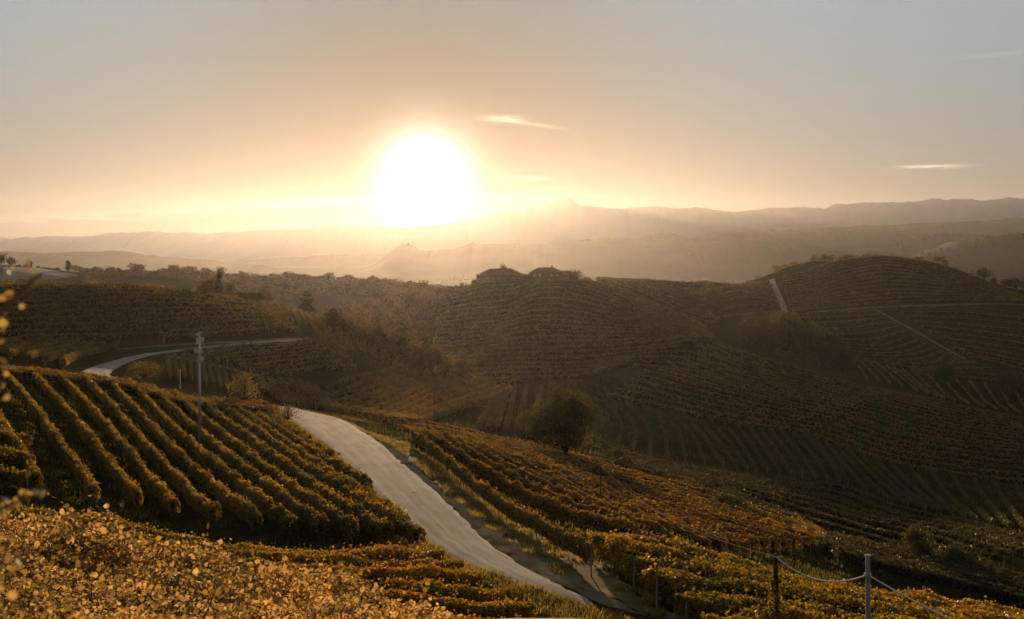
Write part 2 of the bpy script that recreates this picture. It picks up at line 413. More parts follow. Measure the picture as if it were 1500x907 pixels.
ridge('hill', [(1130, 400), (1220, 380), (1280, 368), (1330, 352), (1370, 344), (1410, 343), (1450, 347), (1500, 346), (1620, 340), (1800, 350)], 5700, 800, M['hill'], 1.0, 14, 6, 'brown hazy slope with scattered village houses right of the dome', ZB)
ridge('hill', [(1240, 412), (1310, 392), (1350, 374), (1400, 358), (1440, 350), (1470, 345), (1500, 343), (1600, 338), (1800, 345)], 4500, 700, M['hill'], 1.6, 12, 7, 'nearest dark wooded hill at the far right behind the dome', ZB)
ALP_L = [(-300, 352), (-100, 350), (0, 350), (60, 347), (100, 347), (150, 344), (200, 340), (214, 337), (240, 341), (300, 341), (350, 340), (388, 335), (420, 337), (450, 333), (490, 330), (530, 331), (580, 334), (640, 330), (690, 322), (716, 317), (740, 311), (756, 310), (775, 305), (800, 303), (812, 298), (822, 294), (832, 285.5), (840, 292), (848, 300), (856, 302), (863, 302), (880, 305), (900, 305), (925, 304), (960, 302), (990, 305), (1020, 304), (1060, 309), (1090, 310), (1140, 304), (1170, 304), (1210, 305), (1228, 299), (1260, 298), (1300, 295), (1330, 296), (1372, 291), (1410, 292), (1450, 294), (1480, 290), (1540, 292), (1800, 300)]
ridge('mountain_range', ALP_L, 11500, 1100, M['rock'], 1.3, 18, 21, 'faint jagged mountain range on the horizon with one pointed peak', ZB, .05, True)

# ------------------------------------------------------------------ haze
def haze_box():
    m, nt, N, L = mat('haze')
    v = N.new('ShaderNodeVolumePrincipled')
    v.inputs['Color'].default_value = HAZE_COLOR
    v.inputs['Density'].default_value = HAZE_DENSITY
    v.inputs['Anisotropy'].default_value = HAZE_G
    o = N.new('ShaderNodeOutputMaterial'); L.new(v.outputs[0], o.inputs['Volume'])
    b = MB()
    b.box((0, 6500, (525 - 146) / 2), (36000, 14000, 525 + 146))
    o = b.build('haze', m)
    tag(o, 'warm evening haze filling the valley', kind='stuff')
haze_box()

# ------------------------------------------------------------------ roads, tracks, verges
def road_mat():
    m, nt, N, L = mat('pale_gravel_road')
    t = N.new('ShaderNodeUVMap'); t.uv_map = 'lane'
    def nz(sx, sy, det, rough=.6):
        mp = N.new('ShaderNodeMapping'); mp.inputs['Scale'].default_value = (sx, sy, 1); L.new(t.outputs[0], mp.inputs[0])
        n = N.new('ShaderNodeTexNoise'); n.inputs['Scale'].default_value = 1; n.inputs['Detail'].default_value = det; n.inputs['Roughness'].default_value = rough
        L.new(mp.outputs[0], n.inputs['Vector']); return n.outputs['Fac']
    def rp(f, a, b, lo=.35, hi=.65):
        r = N.new('ShaderNodeValToRGB'); e = r.color_ramp.elements; e[0].position = lo; e[1].position = hi; e[0].color = a + (1,); e[1].color = b + (1,); L.new(f, r.inputs[0]); return r.outputs[0]
    def mix(f, a, b, mode='MIX'):
        x = N.new('ShaderNodeMix'); x.data_type = 'RGBA'; x.blend_type = mode
        if isinstance(f, float): x.inputs[0].default_value = f
        else: L.new(f, x.inputs[0])
        L.new(a, x.inputs[6]); L.new(b, x.inputs[7]); return x.outputs[2]
    base = rp(nz(1.3, .03, 4), (.08, .07, .062), (.50, .47, .44), .38, .62)
    patch = rp(nz(.45, .14, 6), (.10, .09, .08), (.50, .475, .45), .38, .62)
    grit = rp(nz(3.2, 2.0, 8, .8), (.08, .07, .06), (.46, .43, .40), .3, .7)
    c = mix(.35, mix(.5, base, patch), grit)
    p = N.new('ShaderNodeBsdfPrincipled'); L.new(c, p.inputs['Base Color']); p.inputs['Roughness'].default_value = .95; p.inputs['Specular IOR Level'].default_value = .03
    bu = N.new('ShaderNodeBump'); bu.inputs['Strength'].default_value = .5; bu.inputs['Distance'].default_value = .06; L.new(nz(2.5, 1.2, 7, .75), bu.inputs['Height']); L.new(bu.outputs[0], p.inputs['Normal'])
    o = N.new('ShaderNodeOutputMaterial'); L.new(p.outputs[0], o.inputs[0]); return m
M['road'] = road_mat()
M['track'] = noise_mat('dirt_track', [(.10, .078, .05), (.17, .135, .09), (.25, .205, .145)], .3, 1, 6, .3, .0, bscale=5)
M['verge'] = noise_mat('dry_grass_verge', [(.08, .062, .02), (.15, .115, .04), (.21, .165, .065)], .5, 1, 8, .5, .05, bscale=6)
M['fallow'] = noise_mat('fallow_field_soil', [(.20, .17, .14), (.25, .21, .17)], .03, 1, 6, .2, .05, bscale=1)
def smooth_path(pts, step):
    pts = np.asarray(pts, float)
    seg = np.linalg.norm(np.diff(pts[:, :2], axis=0), axis=1); t = np.concatenate([[0], np.cumsum(seg)])
    n = max(2, int(t[-1] / step) + 1); tq = np.linspace(0, t[-1], n)
    if len(pts) == 2: return np.stack([np.interp(tq, t, pts[:, k]) for k in range(2)], 1)
    # centripetal-like cubic through the points
    return np.stack([pchip2(t, pts[:, k], tq) for k in range(2)], 1)
def pchip2(t, y, tq):
    h = np.diff(t); d = np.diff(y) / h
    m = np.zeros(len(y)); m[1:-1] = (d[:-1] * h[1:] + d[1:] * h[:-1]) / (h[1:] + h[:-1]); m[0] = d[0]; m[-1] = d[-1]
    k = np.clip(np.searchsorted(t, tq, side='right') - 1, 0, len(t) - 2); u = (tq - t[k]) / h[k]
    return ((1 + 2 * u) * (1 - u) ** 2 * y[k] + u * (1 - u) ** 2 * h[k] * m[k] + u * u * (3 - 2 * u) * y[k + 1] + u * u * (u - 1) * h[k] * m[k + 1])
def ribbon(name, L_, R_, m, lift, label, step=2.0, cols=9, ragged=0.0, seed=0, kind='structure', flat=0.0):
    n = max(int(np.linalg.norm(np.diff(np.asarray(L_)[:, :2], axis=0), axis=1).sum() / step), 4)
    a = smooth_path(L_, .5); b = smooth_path(R_, .5)
    ta = np.linspace(0, len(a) - 1, n); tb = np.linspace(0, len(b) - 1, n)
    a = np.stack([np.interp(ta, np.arange(len(a)), a[:, k]) for k in (0, 1)], 1); b = np.stack([np.interp(tb, np.arange(len(b)), b[:, k]) for k in (0, 1)], 1)
    if ragged:
        dv = (b - a) / (np.linalg.norm(b - a, axis=1)[:, None] + 1e-9); q = np.arange(n) * step
        a = a + dv * (fbm(q * .8, q * 0, 3, seed) * ragged)[:, None]; b = b + dv * (fbm(q * .8, q * 0 + 7, 3, seed + 3) * ragged)[:, None]
    u = np.linspace(0, 1, cols)
    V = a[:, None, :] * (1 - u)[None, :, None] + b[:, None, :] * u[None, :, None]
    z = zq(V[..., 0], V[..., 1]) + lift
    if flat:
        k_ = max(1, int(flat / step)); ker = np.ones(2 * k_ + 1) / (2 * k_ + 1)
        zm = z.max(1) * .5 + z.mean(1) * .5; zm = np.convolve(np.pad(zm, k_, mode='edge'), ker, 'valid')
        z = zm[:, None] + (z[:, [0, -1]] @ np.stack([1 - u, u]) - z[:, [0, -1]].mean(1)[:, None]) * .6 + .05 - .10 * (2 * u - 1)[None, :] ** 2
        z[:, 0] = zq(V[:, 0, 0], V[:, 0, 1]) + lift; z[:, -1] = zq(V[:, -1, 0], V[:, -1, 1]) + lift
    z[:, 0] -= lift + .03; z[:, -1] -= lift + .03
    V = np.concatenate([V, z[..., None]], -1)
    ii = np.arange(n * cols).reshape(n, cols)
    q = np.stack([ii[:-1, :-1], ii[1:, :-1], ii[1:, 1:], ii[:-1, 1:]], -1).reshape(-1, 4)
    o = mesh_obj(name, V.reshape(-1, 3), [q[:, ::-1]], m, smooth=True)
    uv = o.data.uv_layers.new(name='lane'); vi = np.zeros(len(o.data.loops), np.int32); o.data.loops.foreach_get('vertex_index', vi)
    wid_ = float(np.linalg.norm(b - a, axis=1).mean())
    uvs = np.stack([(vi % cols) / (cols - 1) * wid_, (vi // cols) * step], 1).astype(np.float32); uv.data.foreach_set('uv', uvs.ravel())
    return tag(o, label, kind=kind)
def line_ribbon(name, pix, w, m, lift, label, dmax=1400, **k):
    p = np.array([hit(q[0], q[1], 0, dmax) if len(q) == 2 else hit(q[0], q[1], q[2]) for q in pix])
    t = np.gradient(p[:, :2], axis=0); t /= np.linalg.norm(t, axis=1)[:, None] + 1e-9
    nrm_ = np.stack([-t[:, 1], t[:, 0]], 1) * w / 2
    return ribbon(name, p[:, :2] + nrm_, p[:, :2] - nrm_, m, lift, label, **k)
# near road: both edges surveyed
ROAD_L = [(398, 601), (406, 606), (420, 612), (440, 626), (480, 655), (520, 692), (560, 737), (600, 775), (640, 804), (700, 836), (760, 861), (830, 884), (880, 900), (950, 925), (1050, 958)]
ROAD_R = [(401, 599), (420, 601), (450, 606), (492, 617), (540, 640), (590, 676), (640, 722), (680, 760), (730, 803), (790, 842), (860, 873), (930, 899), (980, 916), (1060, 945), (1160, 980)]
RL = np.array([hit(*p) for p in ROAD_L]); RR = np.array([hit(*p) for p in ROAD_R])
ribbon('road', RL, RR, M['road'], .07, 'pale gravel road curving down between the vineyards', step=1.2, cols=15, ragged=.15, seed=4, flat=6.0)
vr = lambda P_, off: P_[:, :2] + off
perp = np.stack([RR[:, 0] - RL[:, 0], RR[:, 1] - RL[:, 1]], 1); perp /= np.linalg.norm(perp, axis=1)[:, None]
ribbon('verge', RR[:, :2] - perp * .3, RR[:, :2] + perp * 1.5, M['track'], .035, 'bare dirt shoulder along the right edge of the road', step=1.5, ragged=.5, seed=11)
ribbon('verge', RR[:, :2] + perp * .9, RR[:, :2] + perp * 4.6, M['verge'], .05, 'dry grass verge between the road and the right-hand vines', step=1.5, ragged=.5, seed=12)
ribbon('verge', RL[:, :2] - perp * 3.0, RL[:, :2] + perp * .25, M['verge'], .04, 'dry grass verge between the road and the left-hand vines', step=1.5, ragged=.4, seed=13)
ribbon('verge', np.array([hit(*p) for p in [(650, 732), (700, 778), (760, 822), (830, 859), (900, 887), (980, 914), (1060, 944)]]), np.array([hit(*p) for p in [(658, 728), (730, 780), (805, 822), (868, 857), (940, 886), (1025, 914), (1105, 942)]]), M['track'], .055, 'wide bare dirt shoulder in front of the golden rows', step=1.2, cols=13, ragged=.9, seed=15, flat=4.0)
hb = np.array([at(*q)[:2] for q in ((396, 140), (380, 145), (360, 149), (310, 151), (260, 153), (215, 157), (175, 166), (146, 178), (138, 184))])
tn = np.gradient(hb, axis=0); tn /= np.linalg.norm(tn, axis=1)[:, None]; tn = np.stack([-tn[:, 1], tn[:, 0]], 1) * 2.6
ribbon('road', hb + tn, hb - tn, M['road'], .07, 'bend of the gravel road behind the vine crest')
ur = np.array([hit(x_, y_, 0, 258)[:2] for x_, y_ in [(138, 548), (150, 540), (175, 530), (205, 522), (240, 516), (290, 510), (340, 505), (390, 501), (440, 498), (488, 495)]])
tn = np.gradient(ur, axis=0); tn /= np.linalg.norm(tn, axis=1)[:, None]; tn = np.stack([-tn[:, 1], tn[:, 0]], 1) * np.linspace(2.9, 1.7, 10)[:, None]
ribbon('road', ur + tn, ur - tn, M['road'], .09, 'pale upper stretch of the road below the left hill')
line_ribbon('path', [(170, 512), (220, 508), (300, 503), (380, 499), (450, 496), (500, 490)], 4, M['track'], .08, 'dirt track along the foot of the left hill', dmax=262)
line_ribbon('path', [(248, 522), (280, 527), (320, 536), (360, 546), (400, 556), (440, 566)], 3, M['track'], .08, 'dirt track slanting down below the upper road')
line_ribbon('path', [(462, 572), (476, 580), (490, 592)], 6, M['track'], .09, 'bare dirt patch above the road bend')
line_ribbon('path', [(1130, 409), (1137, 425), (1144, 440), (1151, 458)], 5.5, M['road'], .12, 'steep pale track climbing the saddle left of the dome')
line_ribbon('path', [(1150, 460), (1200, 457), (1270, 451), (1350, 447), (1420, 446), (1490, 446), (1560, 450)], 4.5, M['track'], .12, 'dirt track round the foot of the dome')
line_ribbon('path', [(940, 534), (1000, 545), (1050, 560), (1090, 573), (1150, 585), (1200, 596), (1238, 607)], 3.5, M['track'], .10, 'pale dirt track slanting across the skirt of the central hill')
line_ribbon('path', [(1286, 455), (1320, 474), (1360, 496), (1415, 526)], 3, M['track'], .10, 'diagonal dirt strip between two vine fields under the dome')
line_ribbon('path', [(870, 411), (900, 420), (940, 438), (980, 456), (1015, 470)], 5, M['verge'], .12, 'dry grass strip along the shoulder of the central hill')
line_ribbon('path', [(1250, 566), (1300, 576), (1360, 586), (1420, 600), (1500, 616)], 4, M['track'], .10, 'dirt track along the bottom of the dark valley')
line_ribbon('path', [(700, 596), (722, 588), (740, 583)], 6, M['track'], .09, 'bare dirt patch in the hazy basin')
for a, b in [((0, 392), (98, 398))]:
    pa = np.array([hit(x, y, 700) for x, y in [(-120, 413), (0, 413), (40, 412), (80, 409), (112, 405)]]); pb = np.array([hit(x, y, 700) for x, y in [(-120, 392), (0, 391), (40, 391.5), (80, 396), (116, 403)]])
    ribbon('field', pa, pb, M['fallow'], .25, 'pale bare field on the hilltop at the far left', step=6, cols=14)

# ------------------------------------------------------------------ vine rows
GREEN = [(.042, .038, .008), (.090, .066, .011), (.21, .125, .017), (.29, .15, .021)]
GOLD = [(.075, .058, .010), (.16, .105, .015), (.27, .155, .02), (.30, .13, .024)]
RUST = [(.055, .040, .010), (.12, .075, .015), (.21, .115, .022), (.25, .105, .024)]
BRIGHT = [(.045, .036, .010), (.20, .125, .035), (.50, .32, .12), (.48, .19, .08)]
M['leaf_green'] = leaf_mat('vine_leaves_green', GREEN)
M['leaf_gold'] = leaf_mat('vine_leaves_gold', GOLD)
M['leaf_deep_shade'] = leaf_mat('vine_leaves_deep_shade_painted', [(.018, .020, .006), (.034, .032, .008), (.060, .048, .011), (.09, .06, .014)])  # darker copy of the green leaves: shade on the dark rows painted in
M['leaf_rust'] = leaf_mat('vine_leaves_rust', RUST)
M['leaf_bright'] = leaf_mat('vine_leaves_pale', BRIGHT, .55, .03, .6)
M['leaf_yellow_vine'] = leaf_mat('vine_leaves_yellow', [(.07, .052, .008), (.16, .105, .012), (.28, .165, .016), (.30, .13, .02)])
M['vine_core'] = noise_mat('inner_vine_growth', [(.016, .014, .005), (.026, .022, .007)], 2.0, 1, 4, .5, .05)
M['post'] = noise_mat('weathered_vine_post', [(.22, .20, .17), (.34, .31, .27)], 6, .8, 4, .2, .2)
M['bark'] = noise_mat('bark', [(.035, .026, .018), (.07, .052, .036)], 9, .95, 5, .6, .1)

def leaf_quads(c, size, outward=None, shape=4, rg=rng, flat=0.0):
    """leaf-sized faces at centres c with random facing"""
    n = len(c)
    nv = rg.normal(size=(n, 3))
    if outward is not None: nv = nv + outward * 1.1
    if flat: nv[:, 2] += flat
    nv /= np.linalg.norm(nv, axis=1)[:, None] + 1e-9
    a = np.cross(nv, rg.normal(size=(n, 3))); a /= np.linalg.norm(a, axis=1)[:, None] + 1e-9
    b = np.cross(nv, a)
    s = (size * rg.uniform(.65, 1.35, n))[:, None] * .5
    if shape == 4:
        v = np.stack([c - a * s - b * s * .3, c + b * s * -1.0 + a * s * .2, c + a * s + b * s * .25, c + b * s], 1)
        v[:, 3] += nv * s * .35
    else:
        pts = [(-1, 0, 0), (-.45, -.85, .12), (.35, -.75, .18), (1.05, 0, -.12), (.35, .75, .18), (-.45, .85, .12)]
        v = np.stack([c + a * s * p + b * s * q + nv * s * r for p, q, r in pts], 1)
    k = v.shape[1]
    return v.reshape(-1, 3), np.arange(n * k).reshape(n, k)
def lay(path, step):
    p = smooth_path(path, step)
    return p
def row_geom(p2, h, w, ls_k, cov, seed, ls_min=.12, ls_max=.6, low=.45, shape=4, core_step=1.5):
    rg = np.random.default_rng(seed)
    seg = np.linalg.norm(np.diff(p2, axis=0), axis=1); t = np.concatenate([[0], np.cumsum(seg)]); Ltot = t[-1]
    d = p2[:, 1]; ls = np.clip(ls_k * np.abs(d), ls_min, ls_max)
    dens = cov * (2 * (h - low) + w) / (.62 * ls * ls)
    cum = np.concatenate([[0], np.cumsum((dens[1:] + dens[:-1]) / 2 * seg)])
    n = int(cum[-1])
    s = np.interp(rg.uniform(0, cum[-1], n), cum, t)
    px_, py_ = np.interp(s, t, p2[:, 0]), np.interp(s, t, p2[:, 1])
    tx, ty = np.gradient(p2[:, 0], t), np.gradient(p2[:, 1], t)
    tx, ty = np.interp(s, t, tx), np.interp(s, t, ty); l = np.hypot(tx, ty) + 1e-9; tx /= l; ty /= l
    sz = np.interp(s, t, ls)
    top = h * (1 + .12 * fbm(s * .55, s * 0, 3, seed)); wid = w * (1 + .28 * fbm(s * .7, s * 0 + 5, 3, seed + 1))
    th = rg.uniform(-.55, math.pi + .55, n); r = 1 - np.abs(rg.normal(0, .16, n))
    shoot = rg.random(n) < .05
    cu, sv = np.cos(th), np.sin(th)
    u = np.sign(cu) * np.abs(cu) ** .7 * r * wid / 2
    v = np.sign(sv) * np.abs(sv) ** .7 * r
    mid_ = (top + low) / 2; z = mid_ + v * (top - low) / 2
    z = np.where(shoot & (sv > .2), z + rg.uniform(.05, .35, n), z)
    sz = sz * rg.lognormal(0, .2, n)
    bare = rg.random(n) < .5 * (fbm(s * .25, s * 0 + 9, 2, seed + 7) > .45)
    z = z - bare * .15
    x, y = px_ - ty * u, py_ + tx * u
    if shape == 6:                                           # open canopy: gaps between the canes
        k_ = (fbm(x * 1.6, y * 1.6, 2, 77) > -.22) | (rg.random(n) < .35); z = np.where(k_, z + .16 * fbm(x * .9, y * .9, 2, 55), z - .5)
    ne = max(4, int(min(n * .5, dens[0] * 1.0)))            # leafy ends
    for sl, tgt in ((slice(0, ne), 0.0), (slice(max(ne, n - ne), n), Ltot)):
        k_ = len(s[sl])
        if n < 20 or k_ == 0: continue
        sg = 1 if tgt == 0 else -1; e0, e1 = (0, 1) if tgt == 0 else (-1, -2)
        dv = (p2[e1] - p2[e0]); dv = dv / (np.linalg.norm(dv) + 1e-9)
        a_ = rg.uniform(-.5, .5, k_) * w * .8; f_ = np.abs(rg.normal(.15, .35, k_)); zz_ = low + (h - low) * rg.random(k_) ** .8
        x[sl] = p2[e0][0] + dv[0] * f_ - dv[1] * a_; y[sl] = p2[e0][1] + dv[1] * f_ + dv[0] * a_; z[sl] = zz_; sz[sl] = ls[e0]
    c = np.stack([x, y, zq(x, y) + z], 1)
    out_ = np.stack([-ty * cu, tx * cu, sv], 1)
    V, Fq = leaf_quads(c, sz, out_, shape, rg)
    # dense inner growth
    m = max(2, int(Ltot / core_step) + 1); q = np.linspace(min(.9, Ltot * .2), Ltot - min(.9, Ltot * .2), m)
    cx, cy_ = np.interp(q, t, p2[:, 0]), np.interp(q, t, p2[:, 1]); gx, gy = np.gradient(cx), np.gradient(cy_); l = np.hypot(gx, gy) + 1e-9; gx /= l; gy /= l
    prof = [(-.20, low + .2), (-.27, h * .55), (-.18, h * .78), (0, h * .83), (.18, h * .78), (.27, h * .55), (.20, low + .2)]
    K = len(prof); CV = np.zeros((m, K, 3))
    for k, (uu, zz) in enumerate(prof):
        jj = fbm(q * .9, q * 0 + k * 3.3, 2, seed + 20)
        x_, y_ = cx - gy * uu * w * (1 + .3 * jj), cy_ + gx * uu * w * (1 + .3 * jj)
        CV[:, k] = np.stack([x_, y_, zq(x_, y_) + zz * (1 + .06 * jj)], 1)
    ii = np.arange(m * K).reshape(m, K)
    nx = np.roll(ii, -1, axis=1)
    cf = np.stack([ii[:-1], nx[:-1], nx[1:], ii[1:]], -1).reshape(-1, 4)
    caps = [ii[0][::-1], ii[-1]]
    return V, Fq, CV.reshape(-1, 3), cf, np.array(caps), (t, Ltot)
ORD = ['zeroth', 'first', 'second', 'third', 'fourth', 'fifth', 'sixth', 'seventh', 'eighth', 'ninth', 'tenth', 'eleventh', 'twelfth', 'thirteenth', 'fourteenth', 'fifteenth', 'sixteenth', 'seventeenth', 'eighteenth', 'nineteenth', 'twentieth']
SEED = [100]
def post_mesh(b, x, y, h, r=.05, lean=(0, 0)):
    z = float(zq(x, y))
    b.tube([(x, y, z - .2), (x + lean[0], y + lean[1], z + h)], [r, r * .9], 6)
def vine_row(p2, label, group, leaf, h=2.2, w=.95, ls_k=.0021, cov=1.25, parts=False, posts='ends', ls_min=.12, ls_max=.6, low=.45, shape=4, post_gap=7.0, trunks=False, post_r=.05, post_h=None, core_step=1.5):
    SEED[0] += 31; sd = SEED[0]; rg = np.random.default_rng(sd)
    V, Fq, CV, cf, caps, (t, Lt) = row_geom(p2, h, w, ls_k, cov, sd, ls_min, ls_max, low, shape, core_step)
    ph = post_h or h + .12
    if posts == 'ends': ps = [0.0, Lt]
    elif posts == 'all': ps = list(np.linspace(0, Lt, max(2, int(Lt / post_gap) + 1)))
    elif posts == 'last': ps = [Lt]
    else: ps = []
    pxy = [(float(np.interp(s, t, p2[:, 0])), float(np.interp(s, t, p2[:, 1]))) for s in ps]
    if not parts:
        b = MB()
        for x, y in pxy: post_mesh(b, x, y, ph, max(post_r, .00022 * y), (rg.normal(0, .08), rg.normal(0, .08)))
        PV = np.concatenate(b.v) if pxy else np.zeros((0, 3)); n0 = len(V); n1_ = n0 + len(CV)
        q4 = np.array([f for f in b.f if len(f) == 4], int).reshape(-1, 4) + n1_
        q6 = np.array([f for f in b.f if len(f) == 6], int).reshape(-1, 6) + n1_
        fs = [Fq, cf + n0, caps + n0, q4, q6]
        mi = np.concatenate([np.zeros(len(Fq)), np.ones(len(cf) + len(caps)), np.full(len(q4) + len(q6), 2)])
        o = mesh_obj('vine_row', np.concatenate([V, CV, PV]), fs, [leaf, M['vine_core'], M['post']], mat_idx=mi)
        return tag(o, label, 'vine row', group)
    base = p2[len(p2) // 2]; loc = np.array([base[0], base[1], float(zq(*base))])
    root = empty('vine_row', loc)
    tag(root, label, 'vine row', group)
    mi = np.concatenate([np.zeros(len(Fq)), np.ones(len(cf) + len(caps))])
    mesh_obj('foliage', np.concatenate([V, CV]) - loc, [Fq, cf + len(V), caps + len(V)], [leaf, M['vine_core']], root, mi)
    for x, y in pxy:
        b = MB(); post_mesh(b, x, y, ph, post_r, (rg.normal(0, .06), rg.normal(0, .06))); b.v = [v - loc for v in b.v]
        b.build('post', M['post'], root)
    if trunks:
        for s in np.arange(.6, min(Lt, trunks), 1.25):
            x, y = float(np.interp(s, t, p2[:, 0])), float(np.interp(s, t, p2[:, 1])); z = float(zq(x, y)); b = MB()
            j = rg.normal(0, .05, 4)
            b.tube([(x, y, z - .1), (x + j[0], y + j[1], z + .4), (x + j[2], y + j[3], z + .95)], [.045, .035, .025], 6); b.v = [v - loc for v in b.v]
            b.build('vine_trunk', M['bark'], root)
    return root
def dens_line(pts, n=24):
    pts = np.asarray(pts, float); s = np.concatenate([[0], np.cumsum(np.linalg.norm(np.diff(pts[:, :2], axis=0), axis=1))])
    q = np.linspace(0, s[-1], n)
    return np.stack([pchip2(s, pts[:, k], q) if len(pts) > 2 else np.interp(q, s, pts[:, k]) for k in range(2)], 1)
def field(first, last, n, label, group, leaf, shear=0.0, gamma=1.0, jit=.0, dmin=0, dmax=1400, **kw):
    """n rows blended between two surveyed rows; label holds {} for the ordinal"""
    A = dens_line([hit(x, y, dmin, dmax) for x, y in first]); B = dens_line([hit(x, y, dmin, dmax) for x, y in last])
    u = np.linspace(0, 1, len(A))
    if shear: ts = np.linspace(0, 1 + shear, n)
    else: ts = np.linspace(0, 1, n) ** gamma
    c = 0
    for j, t in enumerate(ts):
        tt = t - shear * u
        ok = (tt >= -1e-6) & (tt <= 1 + 1e-6)
        if ok.sum() < 3: continue
        p = A[ok] * (1 - tt[ok])[:, None] + B[ok] * tt[ok][:, None]
        if jit: p = p + rng.normal(0, jit, 2)
        a_, b_ = rng.uniform(0, .04, 2); s0 = lay(p, 1.0); k0, k1 = int(len(s0) * a_ * .3), len(s0) - int(len(s0) * b_ * .3)
        s0 = s0[k0:k1]
        if len(s0) < 4: continue
        c += 1
        vine_row(s0, label.format(ORD[c] if c < len(ORD) else str(c)), group, leaf, **kw)

# the big slope on the left, rows falling towards us
NLB = [(55, 728), (138, 744), (203, 756), (256, 768), (316, 779), (377, 787), (427, 793), (474, 798), (520, 803), (568, 808), (614, 814), (592, 789), (540, 731), (486, 686), (452, 660)]
NLT = [(-50, 560), (5, 558), (46, 558), (84, 560), (120, 562), (154, 566), (189, 571), (223, 578), (257, 586), (292, 596), (326, 606), (352, 613), (378, 621), (402, 628), (420, 634)]
for i, (b_, t_) in enumerate(zip(NLB, NLT)):
    p = lay([hit(*t_)[:2], hit(*b_)[:2]], .5)
    vine_row(p, f'tall green vine row on the near left slope, {ORD[i + 1]} from the left', 'vine rows on the near left slope', M['leaf_green'], h=1.62, w=.66, ls_k=.0013, cov=1.35, parts=True, posts=None, ls_min=.12, post_h=2.2, core_step=.7)
for i, (a, b) in enumerate([((-130, 640), (42, 668)), ((-130, 668), (46, 702)), ((-130, 700), (40, 728))]):
    vine_row(lay([hit(*a)[:2], hit(*b)[:2]], .5), f'short vine row at the left edge beside the dirt gap, {ORD[i + 1]} from the top', 'vine rows at the left edge', M['leaf_green'], h=1.7, w=1.0, ls_k=.0014, cov=1.5, parts=True, posts='last', ls_min=.12, core_step=.7)
for i, dd in enumerate([133, 135.5, 138, 141]):
    p = lay([at(px, dd + (px - 100) * -.012)[:2] for px in (-80, 0, 60, 120, 180, 240, 300, 360, 408 - i * 8)], .6)
    vine_row(p, f'rust-leaved vine row along the crest of the near left slope, {ORD[i + 1]} from the front', 'rusty vine rows on the crest', M['leaf_rust'], h=1.75, w=1.2, ls_k=.0014, cov=1.4, posts=None)
FBE = [(636, 46), (660, 44), (688, 42), (715, 40), (745, 38.5), (780, 37), (815, 35.5), (850, 34), (885, 32.5), (915, 31), (930, 29)]
for j in range(13):
    dd = 47.6 - 2.0 * j; end = float(np.interp(dd - 2.6, [e[1] for e in FBE][::-1], [e[0] for e in FBE][::-1]))
    p = lay([at(px, dd + o)[:2] for px, o in ((-160, 2.2), (80, 1.5), (300, 0), (520, -1.6), (end, -2.6 - (end - 600) * .006))], .4)
    vine_row(p, f'low bushy vine row running across below the left slope, {ORD[j + 1]} from the back', 'low vine rows across the foreground', M['leaf_gold'], h=1.45, w=1.25, ls_k=.0018, cov=1.5, parts=True, posts=None, ls_min=.10, core_step=.5, low=.2)
for j, (dd, e0, e1) in enumerate([(15.6, -280, 670), (14.2, -280, 640), (12.8, -300, 610), (11.0, -320, 560), (9.2, -340, 480), (7.5, -360, 400)]):
    p = lay([at(px, dd + (.5 if px < 0 else 0) - (px - 200) * .0010)[:2] for px in np.linspace(e0, e1, 6)], .25)
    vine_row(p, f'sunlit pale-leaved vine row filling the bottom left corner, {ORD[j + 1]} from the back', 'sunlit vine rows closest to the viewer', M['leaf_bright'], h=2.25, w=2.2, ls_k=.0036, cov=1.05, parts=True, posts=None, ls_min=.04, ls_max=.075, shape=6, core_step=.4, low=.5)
# right of the road
R1T = [(604, 652), (690, 666), (780, 692), (870, 714), (946, 732)]; R1B = [(866, 846), (950, 840), (1030, 831), (1120, 818), (1200, 808)]
A = np.array([hit(*p)[:2] for p in R1T]); B = np.array([hit(*p)[:2] for p in R1B])
A = dens_line(A, 14); B = dens_line(B, 14)
for i in range(14):
    vine_row(lay([A[i], B[i]], .5), f'rusty vine row right of the road, {ORD[i + 1]} counted away from the road', 'rusty vine rows right of the road', M['leaf_rust'], h=1.65, w=.40, ls_k=.0012, cov=1.0, parts=True, posts='all' if i == 0 else 'last', post_gap=11, ls_min=.12, core_step=.7, low=.5, trunks=40 if i == 0 else False)
YS = [868, 896, 928, 962, 1005, 1048, 1095, 1130]
for j in range(8):
    dd = 47.5 - 2.35 * j; e = 1640 - 10 * j
    p = lay([at(px, dd + o)[:2] for px, o in ((YS[j], 0), (990 if YS[j] < 950 else YS[j] + 40, 1.2), (1150, 3.4), (1330, 3.0), (1500, 2.2), (e, 1.2))], .4)
    vine_row(p, f'golden vine row of the bottom right field, {ORD[j + 1]} from the back', 'golden vine rows of the bottom right field', M['leaf_yellow_vine'], h=1.7, w=1.7, ls_k=.0017, cov=1.15, parts=True, posts='all', post_gap=9, ls_min=.14, core_step=.5, low=.5, trunks=26 if j < 4 else False, post_h=1.55, post_r=.055)
G = M['leaf_green']; FAR = dict(ls_k=.0013, cov=.9, core_step=2.5)
field([(560, 612), (650, 631), (750, 652), (870, 680), (1000, 710), (1070, 734), (1140, 759), (1212, 796)], [(604, 646), (680, 656), (780, 684), (870, 708), (960, 732), (1050, 759), (1130, 782), (1204, 803)], 7, 'dim vine row beyond the rusty field, {} counted from its far side', 'dim vine rows above the valley', M['leaf_rust'], h=1.3, **FAR)
field([(1215, 806), (1300, 818), (1400, 838), (1560, 872)], [(1228, 830), (1300, 848), (1400, 870), (1560, 906)], 6, 'dark vine row between the golden field and the shadowed valley, {} from the back', 'dark vine rows behind the golden field', M['leaf_deep_shade'], h=2, **FAR)
